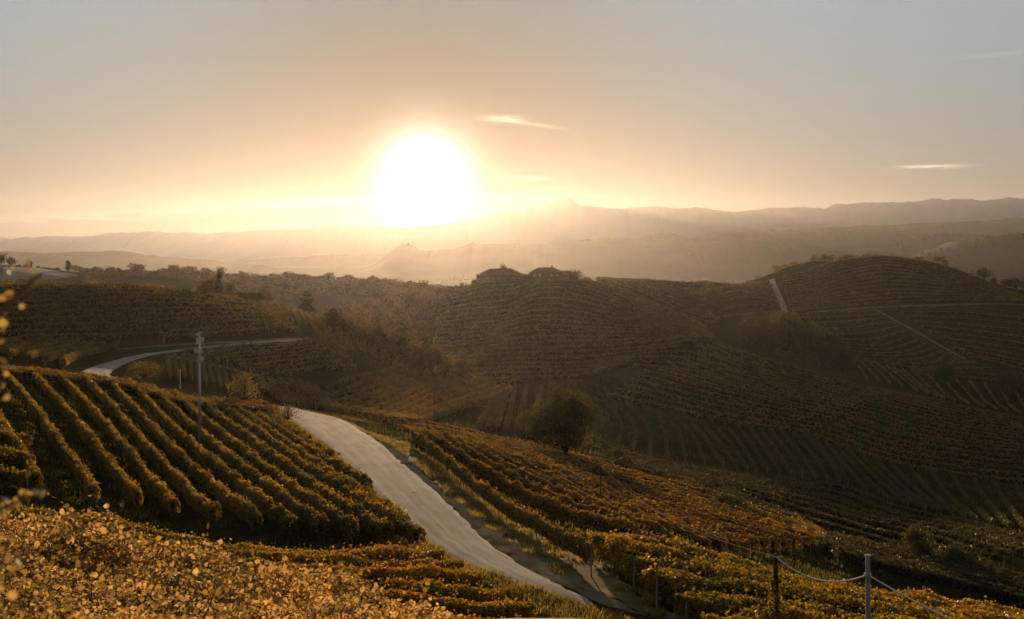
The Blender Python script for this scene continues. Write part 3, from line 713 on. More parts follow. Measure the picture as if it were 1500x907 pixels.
field([(172, 513), (130, 524), (92, 540)], [(62, 497), (0, 508), (-50, 520)], 7, 'short vine row below the left hill beside the upper road, {} from the road', 'short vine rows below the left hill', G, h=2.2, w=1.3, **FAR)
field([(-80, 424), (0, 424), (100, 424), (200, 424.5), (270, 430), (345, 440)], [(-80, 500), (0, 502), (100, 503), (200, 506), (300, 502), (450, 496)], 15, 'vine row contouring the face of the left hill, {} down from its crest', 'vine rows on the left hill', G, dmax=335, shear=.22, h=2.5, w=1.2, **FAR)
tA = [(350, 442), (380, 447), (410, 453), (440, 460), (464, 468)]; tB = [(394, 466), (424, 474), (450, 480), (468, 486), (484, 491)]
A = dens_line([hit(*p, 0, 335)[:2] for p in tA], 11); B = dens_line([hit(*p, 0, 330)[:2] for p in tB], 11)
for i in range(11): vine_row(lay([A[i], B[i]], 1), f'sun-edged vine row on the right shoulder of the left hill, {ORD[i + 1]} from the left', 'vine rows on the shoulder of the left hill', M['leaf_green'], h=1.7, w=.8, **FAR)
def cross(tops, bots, n, label, group, leaf, mid=None, dmax=1400, **kw):
    """rows that run from one surveyed edge to another"""
    A = dens_line([hit(*p, 0, dmax)[:2] for p in tops], n); B = dens_line([hit(*p, 0, dmax)[:2] for p in bots], n)
    C_ = dens_line([hit(*p)[:2] for p in mid], n) if mid else None
    for i in range(n):
        pts = [A[i], B[i]] if mid is None else [A[i], C_[i], B[i]]
        vine_row(lay(pts, 1.0), label.format(ORD[i + 1]), group, leaf, **kw)
cross([(245, 526), (280, 530), (320, 538), (362, 547)], [(250, 558), (286, 564), (330, 573), (368, 583)], 12, 'vine row running down from the slanting dirt track, {} from the left', 'vine rows under the slanting track', M['leaf_deep_shade'], h=1.5, w=.6, **FAR)
field([(270, 523), (350, 516), (430, 511), (488, 507)], [(385, 558), (430, 552), (480, 546), (520, 545)], 8, 'vine row just below the upper road, {} counted down from the road', 'vine rows below the upper road', G, dmax=270, h=1.9, **FAR)
cross([(380, 562), (410, 566), (440, 570), (462, 576)], [(425, 600), (455, 603), (482, 608), (505, 612)], 7, 'vine row falling to the road bend, {} from the left', 'vine rows above the road bend', M['leaf_rust'], h=2, **FAR)
field([(478, 580), (530, 560), (590, 545), (640, 538)], [(585, 630), (650, 612), (710, 592), (750, 574)], 11, 'hazy vine row of the basin under the sun, {} from the upper left', 'hazy vine rows of the basin', M['leaf_rust'], dmax=340, h=2, **FAR)
cross([(735, 572), (760, 569), (790, 571), (818, 576)], [(700, 632), (730, 636), (762, 641), (788, 646)], 7, 'vine row slanting down left of the big round tree, {} from the left', 'vine rows left of the big round tree', M['leaf_deep_shade'], h=2, **FAR)
cross([(880, 590), (930, 598), (980, 607), (1030, 618), (1080, 626), (1130, 633), (1180, 641)], [(905, 656), (960, 668), (1010, 676), (1060, 686), (1120, 693), (1180, 701), (1230, 708)], 17, 'curved vine row on the grassy valley floor, {} from the left', 'vine rows on the grassy valley floor', M['leaf_deep_shade'], mid=[(908, 620), (958, 630), (1003, 638), (1050, 649), (1104, 656), (1160, 665), (1210, 674)], h=1.5, w=.7, **FAR)
cross([(1192, 643), (1300, 682), (1400, 702), (1520, 718)], [(1242, 711), (1350, 748), (1450, 772), (1570, 792)], 14, 'dark vine row at the right end of the valley floor, {} from the left', 'dark vine rows at the right of the valley floor', M['leaf_deep_shade'], h=1.5, w=.7, **FAR)
field([(895, 664), (1000, 692), (1100, 709), (1240, 722), (1350, 760), (1520, 806)], [(900, 690), (1000, 714), (1080, 737), (1200, 778), (1320, 812), (1450, 850)], 7, 'dark vine row along the bottom of the valley, {} from the far side', 'dark vine rows along the valley bottom', M['leaf_deep_shade'], h=1.6, **FAR)
cross([(815, 568), (850, 564), (890, 560), (932, 555)], [(848, 612), (878, 616), (902, 604), (926, 592)], 8, 'wavy vine row above the big round tree, {} from the left', 'wavy vine rows above the big round tree', M['leaf_deep_shade'], h=1.7, w=.8, **FAR)
field([(645, 436), (700, 419), (750, 413), (812, 410), (850, 412), (880, 419), (940, 441), (1000, 467), (1040, 492)], [(630, 524), (740, 517), (850, 513), (950, 506), (1050, 500)], 17, 'vine row across the central hill below the farmhouses, {} down from its top', 'vine rows on the central hill', G, dmax=625, h=2.7, w=1.3, **FAR)
field([(650, 530), (740, 524), (850, 520), (950, 513), (1040, 506), (1090, 524)], [(690, 566), (760, 561), (850, 556), (940, 541), (1000, 548), (1090, 573)], 6, 'vine row on the lower central hill, {} below the farmhouse field', 'vine rows on the lower central hill', M['leaf_rust'], dmax=520, h=2.5, w=1.2, **FAR)
field([(1050, 505), (1100, 525), (1170, 546), (1250, 568), (1340, 585), (1420, 602), (1510, 620)], [(965, 548), (1090, 582), (1235, 614), (1330, 642), (1420, 656), (1525, 666)], 12, 'vine row curving round the right skirt of the central hill, {} from its edge', 'vine rows on the skirt of the central hill', G, dmax=520, h=2.4, w=1.2, **FAR)
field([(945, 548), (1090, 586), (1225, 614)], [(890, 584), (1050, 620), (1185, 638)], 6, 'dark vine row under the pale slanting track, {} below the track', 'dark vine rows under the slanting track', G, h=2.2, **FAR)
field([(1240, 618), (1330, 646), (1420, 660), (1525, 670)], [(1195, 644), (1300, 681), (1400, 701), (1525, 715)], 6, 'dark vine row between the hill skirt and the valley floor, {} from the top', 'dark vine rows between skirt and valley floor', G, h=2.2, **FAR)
cross([(1250, 531), (1290, 537), (1330, 546), (1370, 554), (1420, 561), (1470, 568), (1550, 577)], [(1270, 556), (1312, 565), (1352, 577), (1395, 589), (1445, 599), (1500, 608), (1580, 616)], 18, 'light-topped vine row falling into the right valley, {} from the tree band', 'light-topped vine rows in the right valley', M['leaf_green'], h=1.8, w=.9, **FAR)
field([(1142, 410), (1170, 404), (1210, 390), (1250, 382), (1290, 378), (1330, 382), (1380, 392), (1430, 409), (1480, 430), (1530, 441)], [(1160, 458), (1200, 455), (1260, 449), (1320, 445), (1380, 443), (1440, 443), (1480, 444), (1530, 447)], 14, 'vine row round the domed hill at right, {} down from its top', 'vine rows on the domed hill', G, dmax=960, gamma=1.0, h=2.9, w=1.4, **FAR)
field([(1165, 463), (1230, 460), (1284, 458)], [(1242, 533), (1330, 541), (1405, 527)], 13, 'vine row left of the diagonal dirt strip under the dome, {} from the top', 'vine rows left of the diagonal strip', G, h=2.7, w=1.3, **FAR)
field([(1312, 453), (1400, 452), (1560, 468)], [(1424, 526), (1480, 540), (1560, 556)], 11, 'vine row right of the diagonal dirt strip under the dome, {} from the top', 'vine rows right of the diagonal strip', G, h=2.7, w=1.3, **FAR)
field([(1335, 545), (1420, 534), (1430, 533)], [(1345, 552), (1420, 557), (1500, 566)], 4, 'dark vine row at the foot of the dome fields, {} from the top', 'dark vine rows at the foot of the dome fields', G, h=2.4, w=1.2, **FAR)
field([(872, 410.5), (930, 413), (1000, 417), (1075, 416), (1128, 413)], [(905, 426), (940, 438), (1000, 464), (1060, 467), (1146, 458)], 9, 'vine row on the saddle behind the central hill, {} down from the skyline', 'vine rows on the saddle', G, dmax=875, h=2.7, w=1.3, **FAR)
for j in range(8):
    p = lay([at(px, 1136 - 11 * j)[:2] for px in (1080, 1110, 1140, 1170, 1200, 1235, 1270)], 2)
    vine_row(p, f'vine row on the small back summit left of the dome, {ORD[j + 1]} from the skyline', 'vine rows on the back summit', M['leaf_gold'], h=3.0, w=1.5, **FAR)

# ------------------------------------------------------------------ trees and scrub
def ordn(n):
    tens = {2: 'twenty', 3: 'thirty', 4: 'forty', 5: 'fifty'}
    if n <= 20: return ORD[n]
    a, b = divmod(n, 10)
    return {20: 'twentieth', 30: 'thirtieth', 40: 'fortieth', 50: 'fiftieth'}[n] if b == 0 else tens[a] + '-' + ORD[b]
M['tree_dark'] = leaf_mat('tree_leaves_dark', [(.022, .026, .008), (.040, .042, .012), (.065, .058, .016), (.09, .07, .02)], .45, .04, .3)
M['tree_autumn'] = leaf_mat('tree_leaves_autumn', [(.055, .045, .012), (.10, .075, .018), (.16, .10, .022), (.20, .10, .025)], .6, .04, .3)
M['tree_brown'] = leaf_mat('tree_leaves_brown', [(.045, .032, .014), (.075, .050, .020), (.11, .068, .024), (.13, .07, .024)], .5, .03, .08)
def tree_meshes(seed, n_clump, per, leaf, wr, base, kind, m, limbs=6):
    """unit-height tree: trunk with limbs, crown of leaf clumps"""
    rg = np.random.default_rng(seed)
    ch = 1 - base
    cc = []
    while len(cc) < n_clump:
        p = rg.uniform(-1, 1, 3)
        rr = np.linalg.norm(p)
        if rr > 1 or rr < .35: continue
        if kind == 'cone': lim = 1 - (p[2] + 1) / 2 * .88; p[:2] *= lim
        elif kind == 'egg': p[:2] *= (1 - .35 * max(0, p[2])) * (1 if p[2] > -.4 else .8)
        k = 1 + .28 * vnoise(p[0] * 2.2 + seed, p[1] * 2.2 + p[2] * 1.7, seed)
        cc.append([p[0] * wr / 2 * k, p[1] * wr / 2 * k, base + ch * .5 + p[2] * ch * .46 * k])
    cc = np.array(cc)
    rad = rg.uniform(.6, 1.35, n_clump) * (.17 if kind != 'cone' else .11) * (wr + .3) * (24 / n_clump) ** .33
    c = np.repeat(cc, per, 0) + rg.normal(size=(n_clump * per, 3)) * np.repeat(rad, per)[:, None] * .55 * np.array([1, 1, .85])
    c[:, 2] = np.maximum(c[:, 2], base * .5)
    V, Fq = leaf_quads(c, np.full(len(c), leaf), (c - np.array([0, 0, base + ch * .5])) * 1.5, 4, rg)
    me_c = mesh_obj('crown', V, [Fq], m)
    b = MB()
    tr = .022 + .012 * wr
    bend = rg.normal(0, .02, 4)
    b.tube([(0, 0, -.04), (bend[0], bend[1], base * .7), (bend[2], bend[3], base + ch * .45), (bend[2] * 1.5, bend[3] * 1.5, base + ch * .8)], [tr, tr * .8, tr * .5, tr * .15], 7)
    for k in rg.choice(n_clump, min(limbs, n_clump), replace=False):
        st = np.array([bend[0], bend[1], base * .75 + rg.uniform(0, .2) * ch]); e = cc[k]
        b.tube([st, (st + e) / 2 + [0, 0, -.02], e], [tr * .45, tr * .3, tr * .1], 5)
    me_t = b.build('trunk', M['bark'])
    pair = (me_t.data, me_c.data)
    for o in (me_t, me_c): bpy.data.objects.remove(o)
    return pair
PROTO = {}
def proto(key, *a, var=3, **k): PROTO[key] = [tree_meshes(900 + 17 * len(PROTO) + i, *a, **k) for i in range(var)], a[3]
proto('round', 26, 46, .075, .95, .14, 'egg', M['tree_dark'])
proto('autumn', 22, 40, .075, .95, .18, 'egg', M['tree_autumn'])
proto('brown', 22, 34, .085, .85, .14, 'egg', M['tree_brown'])
proto('tall', 22, 36, .075, .5, .12, 'egg', M['tree_brown'])
proto('conifer', 30, 30, .07, .45, .08, 'cone', M['tree_dark'])
proto('cypress', 18, 30, .08, .24, .03, 'egg', M['tree_dark'])
proto('bush', 18, 40, .11, 1.25, .02, 'egg', M['tree_dark'])
proto('bush_autumn', 18, 40, .10, 1.2, .04, 'egg', M['tree_autumn'])
M['tree_big'] = leaf_mat('tree_leaves_mixed', [(.026, .028, .008), (.050, .046, .012), (.09, .068, .015), (.13, .08, .02)], .5, .03, .25)
proto('big', 110, 80, .036, 1.0, .13, 'egg', M['tree_big'], var=1, limbs=16)
M['tree_belt'] = leaf_mat('tree_leaves_olive', [(.022, .027, .008), (.042, .044, .011), (.075, .062, .014), (.11, .075, .018)], .5, .04, .25)
proto('belt', 60, 60, .050, 1.05, .05, 'egg', M['tree_belt'], var=3, limbs=10)
proto('sparse', 34, 26, .045, .95, .2, 'egg', M['tree_autumn'], var=2, limbs=18)
TC = [0]
def tree(px, py, hpx, wpx, key, label, group=None, name='tree', cat='tree', dmin=0, dmax=1400, d=None):
    p = at(px, d) if d else hit(px, py, dmin, dmax)
    h = hpx / F * p[1]; w = wpx / F * p[1]
    ps, wr = PROTO[key]; TC[0] += 1
    mt, mc = ps[TC[0] % len(ps)]
    root = empty(name, p, rng.uniform(0, 6.28)); root.scale = (w / wr, w / wr, h)
    for nm, me in (('trunk', mt), ('crown', mc)):
        o = bpy.data.objects.new(nm, me); COL.objects.link(o); o.parent = root
    return tag(root, label, cat, group)
tree(828, 676, 108, 98, 'big', 'big round dark tree with a sunlit top standing alone in the valley')
tree(212, 552, 34, 48, 'sparse', 'loose autumn shrub at the inside of the upper road bend', name='shrub', cat='shrub', d=174)
tree(358, 592, 55, 58, 'sparse', 'thin young autumn tree where the crest meets the road', d=143)
tree(328, 582, 14, 40, 'bush_autumn', 'low yellowing bush left of the thin young tree', name='bush', cat='bush', d=146)
tree(421, 618, 31, 42, 'sparse', 'small golden bush at the left edge of the road bend', name='bush', cat='bush', d=122)
tree(760, 648, 18, 26, 'bush', 'small bush at the foot of the big round tree', name='bush', cat='bush', d=190)
tree(905, 690, 26, 30, 'bush', 'dim bush to the right of the big round tree', name='bush', cat='bush', d=165)
gx = [(472, 492, 40, 30, 'autumn'), (488, 498, 58, 34, 'tall'), (503, 504, 48, 34, 'autumn'), (520, 515, 60, 40, 'brown'), (538, 522, 56, 38, 'brown'), (555, 530, 70, 42, 'tall'), (574, 536, 66, 44, 'brown'), (594, 545, 74, 46, 'brown'), (612, 548, 62, 40, 'tall'), (630, 552, 60, 44, 'brown'), (652, 556, 46, 40, 'autumn'), (676, 560, 40, 36, 'brown'), (545, 505, 50, 34, 'conifer'), (568, 508, 54, 38, 'brown'), (590, 510, 52, 30, 'conifer'), (614, 510, 50, 36, 'brown'), (528, 498, 44, 34, 'autumn'), (708, 545, 30, 26, 'round')]
for i, (x, y, h, w, k) in enumerate(sorted(gx)):
    tree(x, y, h * .78, w * .9, k, f'hazy autumn tree in the gully under the sun, {ordn(i + 1)} from the left', 'hazy trees in the gully', dmin=200)
for i, (x, h, w, k) in enumerate([(298, 22, 20, 'autumn'), (310, 26, 20, 'autumn'), (322, 33, 18, 'conifer'), (336, 24, 22, 'autumn')]):
    tree(x, 0, h + 6, w, k, f'pale autumn tree behind the crest of the left hill, {ordn(i + 1)} from the left', 'trees behind the left hill crest', d=352)
tree(388, 0, 26, 20, 'brown', 'dark pointed tree beside the white-gabled house', d=356)
tree(449, 0, 38, 26, 'conifer', 'conical tree off the right shoulder of the left hill', d=372)
rt = [(100, 17, 12, 'conifer'), (110, 9, 14, 'brown'), (120, 8, 16, 'brown')]
rgx = np.random.default_rng(3)
for x in list(range(132, 560, 11)):
    b_ = 6 + 7 * rgx.random() + (8 if rgx.random() < .22 else 0)
    rt.append((x + rgx.uniform(-4, 4), b_, b_ * rgx.uniform(.7, 1.3) + 4, rgx.choice(['brown', 'tall', 'brown', 'autumn', 'conifer'])))
for i, (x, h, w, k) in enumerate(sorted(rt)):
    tree(x, 0, h, w, str(k), f'small tree on the brown skyline ridge at left, {ordn(i + 1)} from the left', 'trees along the left skyline ridge', d=945 + rgx.uniform(-12, 12))
tree(2, 0, 20, 16, 'autumn', 'large tree at the left frame edge on the pale hilltop', d=950)
tree(17, 0, 14, 12, 'round', 'round-crowned tree on the pale hilltop at far left', d=950)
tree(46, 0, 10, 3, 'cypress', 'slim cypress on the pale hilltop at far left', d=950)
for i, x in enumerate([24, 28, 37, 41, 56, 64, 70, 74, 79, 84]):
    tree(x, 0, rgx.uniform(2, 4), rgx.uniform(4, 7), 'bush', f'tiny bush along the pale hilltop edge, {ordn(i + 1)} from the left', 'tiny bushes on the pale hilltop', name='bush', cat='bush', d=950)
for i, x in enumerate([14, 28, 36, 44, 60, 74]):
    tree(x, 0, rgx.uniform(8, 13), rgx.uniform(9, 14), 'bush', f'dark bush between the pale field and the left hill, {ordn(i + 1)} from the left', 'dark bushes below the pale field', name='bush', cat='bush', d=780)
tree(697, 414, 11, 14, 'bush_autumn', 'round bush at the left end of the pale farmhouse', name='bush', cat='bush', d=606)
tree(739, 0, 24, 14, 'brown', 'tree rising behind the roof of the left farmhouse', d=640)
tree(845, 0, 22, 18, 'autumn', 'tree at the right end of the brick farmhouse', d=600)
tree(858, 0, 12, 14, 'bush_autumn', 'low bush to the right of the brick farmhouse', name='bush', cat='bush', d=606)
tree(1048, 460, 38, 34, 'belt', 'round dark tree above the little white hut', dmin=600)
tree(1010, 452, 27, 28, 'belt', 'smaller hazy tree left of the tree above the white hut', dmin=600)
tb = [(1096, 492, 28, 28), (1112, 498, 32, 30), (1128, 505, 38, 34), (1144, 510, 46, 36), (1160, 516, 48, 36), (1176, 520, 46, 36), (1190, 526, 46, 34), (1205, 531, 44, 34), (1220, 537, 40, 32), (1234, 542, 30, 26), (1150, 505, 50, 34), (1196, 520, 44, 34), (1228, 551, 26, 26), (1242, 553, 20, 20)]
for i, (x, y, h, w) in enumerate(sorted(tb)):
    dd = 500 + (i % 3) * 16; g_ = at(x, dd); top_ = float(np.interp(x, [1090, 1110, 1128, 1150, 1165, 1180, 1200, 1220, 1235, 1245], [465, 461, 459, 456, 461, 468, 478, 490, 506, 524])) + (i % 2) * 5
    h = max(18, H0 - g_[2] * F / g_[1] - top_)
    tree(x, y, h, max(w + 4, h * .62), 'belt', f'dense tree of the belt below the dome, {ordn(i + 1)} from the left', 'belt of trees below the dome', d=dd)
for x, y, h, w, l in [(1385, 562, 34, 28, 'round dark tree at the foot of the dome fields'), (1480, 584, 42, 40, 'broad dark tree at the right frame edge in the valley')]:
    tree(x, y, h, w, 'belt', l, dmin=400)
tree(1346, 806, 56, 44, 'belt', 'tall dark tree at the bottom of the shadowed valley', d=112)
tree(1398, 812, 44, 64, 'belt', 'wide dark shrub mass right of the tall dark valley tree', name='shrub', cat='shrub', d=112)
for i, (x, y, h, w, dd) in enumerate(sorted([(1034, 728, 18, 18, 126), (1064, 742, 26, 24, 120), (1080, 745, 22, 28, 119), (1138, 768, 22, 20, 110), (1150, 772, 18, 22, 108), (1208, 806, 26, 20, 95), (1180, 795, 14, 24, 98), (1100, 752, 12, 30, 116)])):
    tree(x, y, h, w, 'bush', f'green bush on the strip above the dark valley rows, {ordn(i + 1)} from left', 'bushes on the strip above the valley', name='bush', cat='bush', d=dd)
dr = [(1098, 8, 10, 'bush_autumn', 1120), (1112, 8, 10, 'bush_autumn', 1125), (1136, 14, 14, 'autumn', 1130), (1150, 9, 16, 'bush_autumn', 1130), (1164, 8, 14, 'bush_autumn', 1135), (1192, 12, 12, 'autumn', 1138), (1214, 14, 20, 'round', 1140), (1240, 15, 24, 'round', 1140), (1268, 11, 16, 'bush_autumn', 1000), (1282, 9, 14, 'bush_autumn', 1000), (1345, 8, 12, 'bush_autumn', 975), (1374, 12, 20, 'autumn', 968), (1384, 9, 12, 'bush_autumn', 966), (1442, 19, 18, 'round', 935), (1456, 10, 8, 'bush', 930), (1472, 12, 14, 'bush', 925), (1488, 17, 24, 'round', 920), (1506, 18, 24, 'round', 915)]
for i, (x, h, w, k, dd) in enumerate(dr):
    tree(x, 0, h, w, k, f'small tree on the skyline of the domed hill, {ordn(i + 1)} from the left', 'trees on the dome skyline', d=dd)
def woods(name, label, pts, hh, m, per=36, leaf=.22, seed=1):
    rg = np.random.default_rng(seed); n = len(pts)
    h = hh * rg.uniform(.6, 1.4, n)
    c = np.repeat(pts, per, 0); o = rg.normal(size=(n * per, 3)); o /= np.linalg.norm(o, axis=1)[:, None]; o[:, 2] = np.abs(o[:, 2]) * 1.5 - .25
    H_ = np.repeat(h, per)[:, None]
    c = c + o * H_ * .48 * rg.uniform(.7, 1.05, (n * per, 1))
    V, Fq = leaf_quads(c, H_[:, 0] * leaf, o, 4, rg)
    return tag(mesh_obj(name, V, [Fq], m), label, 'woodland', kind='stuff')
pts = []
for _ in range(900):
    px, d = rgx.uniform(-60, 700), rgx.uniform(740, 940)
    if px < 118 and d > 700: continue
    if vnoise(px / 60, d / 60, 5) < -.25: continue
    pts.append(at(px, d))
for _ in range(420): pts.append(at(rgx.uniform(116, 580), rgx.uniform(880, 948)))
woods('woodland', 'brown autumn wood covering the slope below the left skyline', np.array(pts), 7.5, M['tree_brown'])
pts = [at(rgx.uniform(500, 680), rgx.uniform(470, 700)) for _ in range(170)]
woods('woodland', 'hazy scrub wood in the hollow behind the gully trees', np.array(pts), 6.5, M['tree_brown'], seed=2)
pts = []
for o in [x for x in bpy.data.objects if x.name.startswith('hill') and x.get('label', '').startswith(('nearest dark', 'brown hazy'))]:
    co = np.zeros(len(o.data.vertices) * 3, np.float32); o.data.vertices.foreach_get('co', co); co = co.reshape(-1, 25, 3)
    for _ in range(700):
        i, j = rgx.integers(0, len(co) - 1), int(rgx.integers(4, 14)); f, g_ = rgx.random(2)
        p = co[i, j] * (1 - f) * (1 - g_) + co[i + 1, j] * f * (1 - g_) + co[i, j + 1] * (1 - f) * g_ + co[i + 1, j + 1] * f * g_
        if fbm(p[0] / 160, p[1] / 200, 2, 4) > -.05: pts.append(p)
woods('woodland', 'scattered woods over the nearest hazy hills at far right', np.array(pts), 13, M['tree_dark'], per=16, leaf=.45, seed=3)
pts = []
for _ in range(160):
    u = rgx.random(); px = 1010 + 290 * u; d = 128 - 38 * u + rgx.normal(0, 2.5)
    pts.append(at(px, d))
woods('undergrowth', 'tangled undergrowth along the strip above the shadowed valley', np.array(pts), 1.3, M['tree_dark'], per=40, leaf=.24, seed=4)
# grass
def grass(name, label, pts, hmin, hmax, m, seed):
    rg = np.random.default_rng(seed); n = len(pts)
    h = rg.uniform(hmin, hmax, n); w = h * .10 + .012; a = rg.uniform(0, 6.28, n); ln = rg.normal(0, .35, (n, 2)) * h[:, None]
    dx, dy = np.cos(a) * w, np.sin(a) * w
    v0 = pts + np.stack([dx, dy, -.03 + 0 * h], 1); v1 = pts - np.stack([dx, dy, .03 + 0 * h], 1); v2 = pts + np.stack([ln[:, 0], ln[:, 1], h], 1)
    V = np.stack([v0, v1, v2], 1).reshape(-1, 3)
    return tag(mesh_obj(name, V, [np.arange(n * 3).reshape(n, 3)], m), label, 'grass', kind='stuff')
M['grass_dry'] = leaf_mat('dry_grass', [(.11, .085, .022), (.21, .155, .04), (.31, .22, .07)], .5, .03, .4)
def along(P_, lo, hi, n, rg):
    s = rg.uniform(0, len(P_) - 1.001, n); i = s.astype(int); f = (s - i)[:, None]
    q = P_[i, :2] * (1 - f) + P_[i + 1, :2] * f + (perp[i] * (1 - f) + perp[i + 1] * f) * rg.uniform(lo, hi, (n, 1))
    return np.stack([q[:, 0], q[:, 1], zq(q[:, 0], q[:, 1])], 1)
g1 = along(RR, .9, 4.4, 42000, rgx); k_ = (fbm(g1[:, 0] * .7, g1[:, 1] * .7, 3, 2) > -.25) & ((g1[:, 1] > 60 * S) | (fbm(g1[:, 0] * .5, g1[:, 1] * .5, 2, 6) > .12))
grass('grass', 'dry golden grass on the verge right of the road', g1[k_], .12, .45, M['grass_dry'], 5)
g2 = along(RL, -3.2, -.1, 26000, rgx)
grass('grass', 'dry grass on the bank left of the road', g2, .12, .5, M['grass_dry'], 6)
pts = []
rg_ = np.random.default_rng(9)
px = rg_.uniform(860, 1560, 40000); d = rg_.uniform(26, 60, 40000) * S
x = (px - CX) / F * d; kk = px > np.interp(d / S, [36, 48, 52, 56], [1060, 900, 870, 800]); x, d = x[kk], d[kk]
grass('grass', 'short grass between the golden rows at the bottom right', np.stack([x, d, zq(x, d)], 1), .08, .3, M['grass_dry'], 7)

pts = []
px = rg_.uniform(-60, 1250, 110000); d = np.exp(rg_.uniform(math.log(44), math.log(165), 110000)) * S
x = (px - CX) / F * d
kk = fbm(x * .35, d * .35, 3, 8) > -.1
# keep the road clear
def on_road(x, y):
    yl = np.interp(y, RL[::-1, 1], RL[::-1, 0]); yr = np.interp(y, RR[::-1, 1], RR[::-1, 0])
    return (x > yl - .3) & (x < yr + np.where(y < 62 * S, 6.0, 2.0))
kk &= ~on_road(x, d)
x, d = x[kk], d[kk]
M['grass_green'] = leaf_mat('row_grass', [(.035, .04, .010), (.07, .065, .016), (.11, .09, .025), (.16, .12, .04)], .5, .03, .15)
grass('grass', 'rough grass and weeds growing between the near vine rows', np.stack([x, d, zq(x, d)], 1), .12, .42, M['grass_green'], 8)
px = rg_.uniform(440, 1540, 60000); d = np.exp(rg_.uniform(math.log(150), math.log(420), 60000)) * S
x = (px - CX) / F * d; kk = fbm(x * .12, d * .12, 3, 18) > -.05; x, d = x[kk], d[kk]
grass('grass', 'tall weeds and grass on the valley floor between the dark rows', np.stack([x, d, zq(x, d)], 1), .3, .9, M['grass_green'], 10)

# ------------------------------------------------------------------ buildings
M['brick'] = noise_mat('brick_wall', [(.26, .11, .06), (.33, .15, .08), (.38, .19, .11)], .8, .9, 6, .3, .1, bscale=6)
M['render'] = noise_mat('pale_rendered_wall', [(.50, .46, .40), (.60, .56, .50)], .6, .9, 5, .2, .1)
M['tile'] = noise_mat('roof_tiles', [(.17, .075, .04), (.24, .11, .06), (.29, .15, .09)], 1.2, .9, 6, .4, .1, bscale=8)
M['window'] = noise_mat('pale_window_pane', [(.55, .56, .58), (.7, .7, .7)], 1, .15, 2, 0, .5)
M['frame'] = noise_mat('window_frame', [(.6, .57, .52), (.7, .67, .62)], 3, .6, 3, 0, .3)
M['wood'] = noise_mat('dark_wood', [(.05, .035, .022), (.10, .07, .045)], 5, .9, 6, .4, .1)
def house(name, label, loc, rz, w, dp, eave, rise, wall, roof, wins=(), hip=.5, over=.5, chim=None, cat='house', door=None):
    root = empty(name, loc, rz); tag(root, label, cat)
    b = MB(); b.box((0, 0, eave / 2 - .6), (w, dp, eave + 1.2))
    if hip == 0:
        b.add([(-w / 2, -dp / 2, eave), (-w / 2, dp / 2, eave), (-w / 2, 0, eave + rise * .93), (w / 2, -dp / 2, eave), (w / 2, dp / 2, eave), (w / 2, 0, eave + rise * .93)], [(0, 2, 1), (3, 4, 5), (0, 3, 5, 2), (1, 2, 5, 4)])
    b.build('wall', wall, root)
    r = MB(); W2, D2 = w / 2 + over, dp / 2 + over; k = W2 - hip * dp * .9 if hip else W2; t = .22
    for zz in (0,):
        lo = [(-W2, -D2, eave), (W2, -D2, eave), (W2, D2, eave), (-W2, D2, eave), (-k, 0, eave + rise), (k, 0, eave + rise)]
        up = [(x_, y_, z_ + t) for x_, y_, z_ in lo]
        fs = [(0, 1, 5, 4), (1, 2, 5), (2, 3, 4, 5), (3, 0, 4)]
        r.add(up + lo, fs + [tuple(i + 6 for i in f[::-1]) for f in fs] + [(0, 6, 7, 1), (1, 7, 8, 2), (2, 8, 9, 3), (3, 9, 6, 0)])
    ro = r.build('roof', roof, root)
    if chim:
        c = MB(); c.box((chim, 0, eave + rise + .5), (.9, .9, 1.8)); c.box((chim, 0, eave + rise + 1.5), (1.2, 1.2, .25)); c.build('chimney', wall, ro)
    for (x_, z_, ww, hh) in wins:
        f = MB(); y_ = -dp / 2 - .02
        for s in (-1, 1): f.box((x_ + s * ww / 2, y_, z_), (.14, .16, hh + .14)); f.box((x_, y_, z_ + s * hh / 2), (ww - .14, .16, .14))
        fo = f.build('window', M['frame'], root)
        p = MB(); p.box((x_, y_ + .0, z_), (ww - .14, .06, hh - .14)); p.build('pane', M['window'], fo)
    if door:
        p = MB(); p.box((door[0], -dp / 2 - .04, door[2] / 2), (door[1], .12, door[2])); p.build('door', M['frame'] if len(door) < 4 else M['wood'], root)
    return root
def hloc(px, d, dz=0): p = at(px, d); return (p[0], p[1], p[2] + dz)
house('farmhouse', 'two-storey brick farmhouse with pale windows on top of the central hill', hloc(800, 598, -.6), -.12, 21, 13, 6.6, 3.4, M['brick'], M['tile'], [(-7.6, 5.0, 1.4, 1.9), (-3.6, 5.0, 1.4, 1.9), (-7.6, 1.8, 1.5, 2.0), (-2.6, 1.8, 1.6, 2.0), (4.2, 4.9, 1.3, 1.5), (8.0, 4.9, 1.3, 1.5)], chim=4, door=(2.6, 2.4, 2.4))
house('barn', 'lower brick wing joined behind the right end of the brick farmhouse', hloc(826, 606, -.4), -.12, 15, 10, 5.4, 3.0, M['brick'], M['tile'], [(-2, 3.6, 1.2, 1.2), (3, 3.6, 1.2, 1.2)], hip=.4)
house('farmhouse', 'broad farmhouse with a shallow tiled roof and a pale wall, left of the brick one', hloc(733, 606, -1.2), .14, 31, 16, 5.0, 4.2, M['brick'], M['tile'], [(8, 2.6, 1.3, 1.5), (11.5, 2.6, 1.3, 1.5), (-6, 3.0, 1.3, 1.6), (-2, 3.0, 1.3, 1.6), (-10, 3, 1.3, 1.6)], chim=3, hip=.6)
house('outbuilding', 'small pale rendered house at the left end of the broad farmhouse', hloc(708, 594, -1.0), .2, 8, 8, 4.6, 1.6, M['render'], M['tile'], [(-1.5, 2.8, 1.2, 1.4), (1.8, 2.8, 1.2, 1.4)], hip=.5, door=(0.2, 1.1, 2.0, 1))
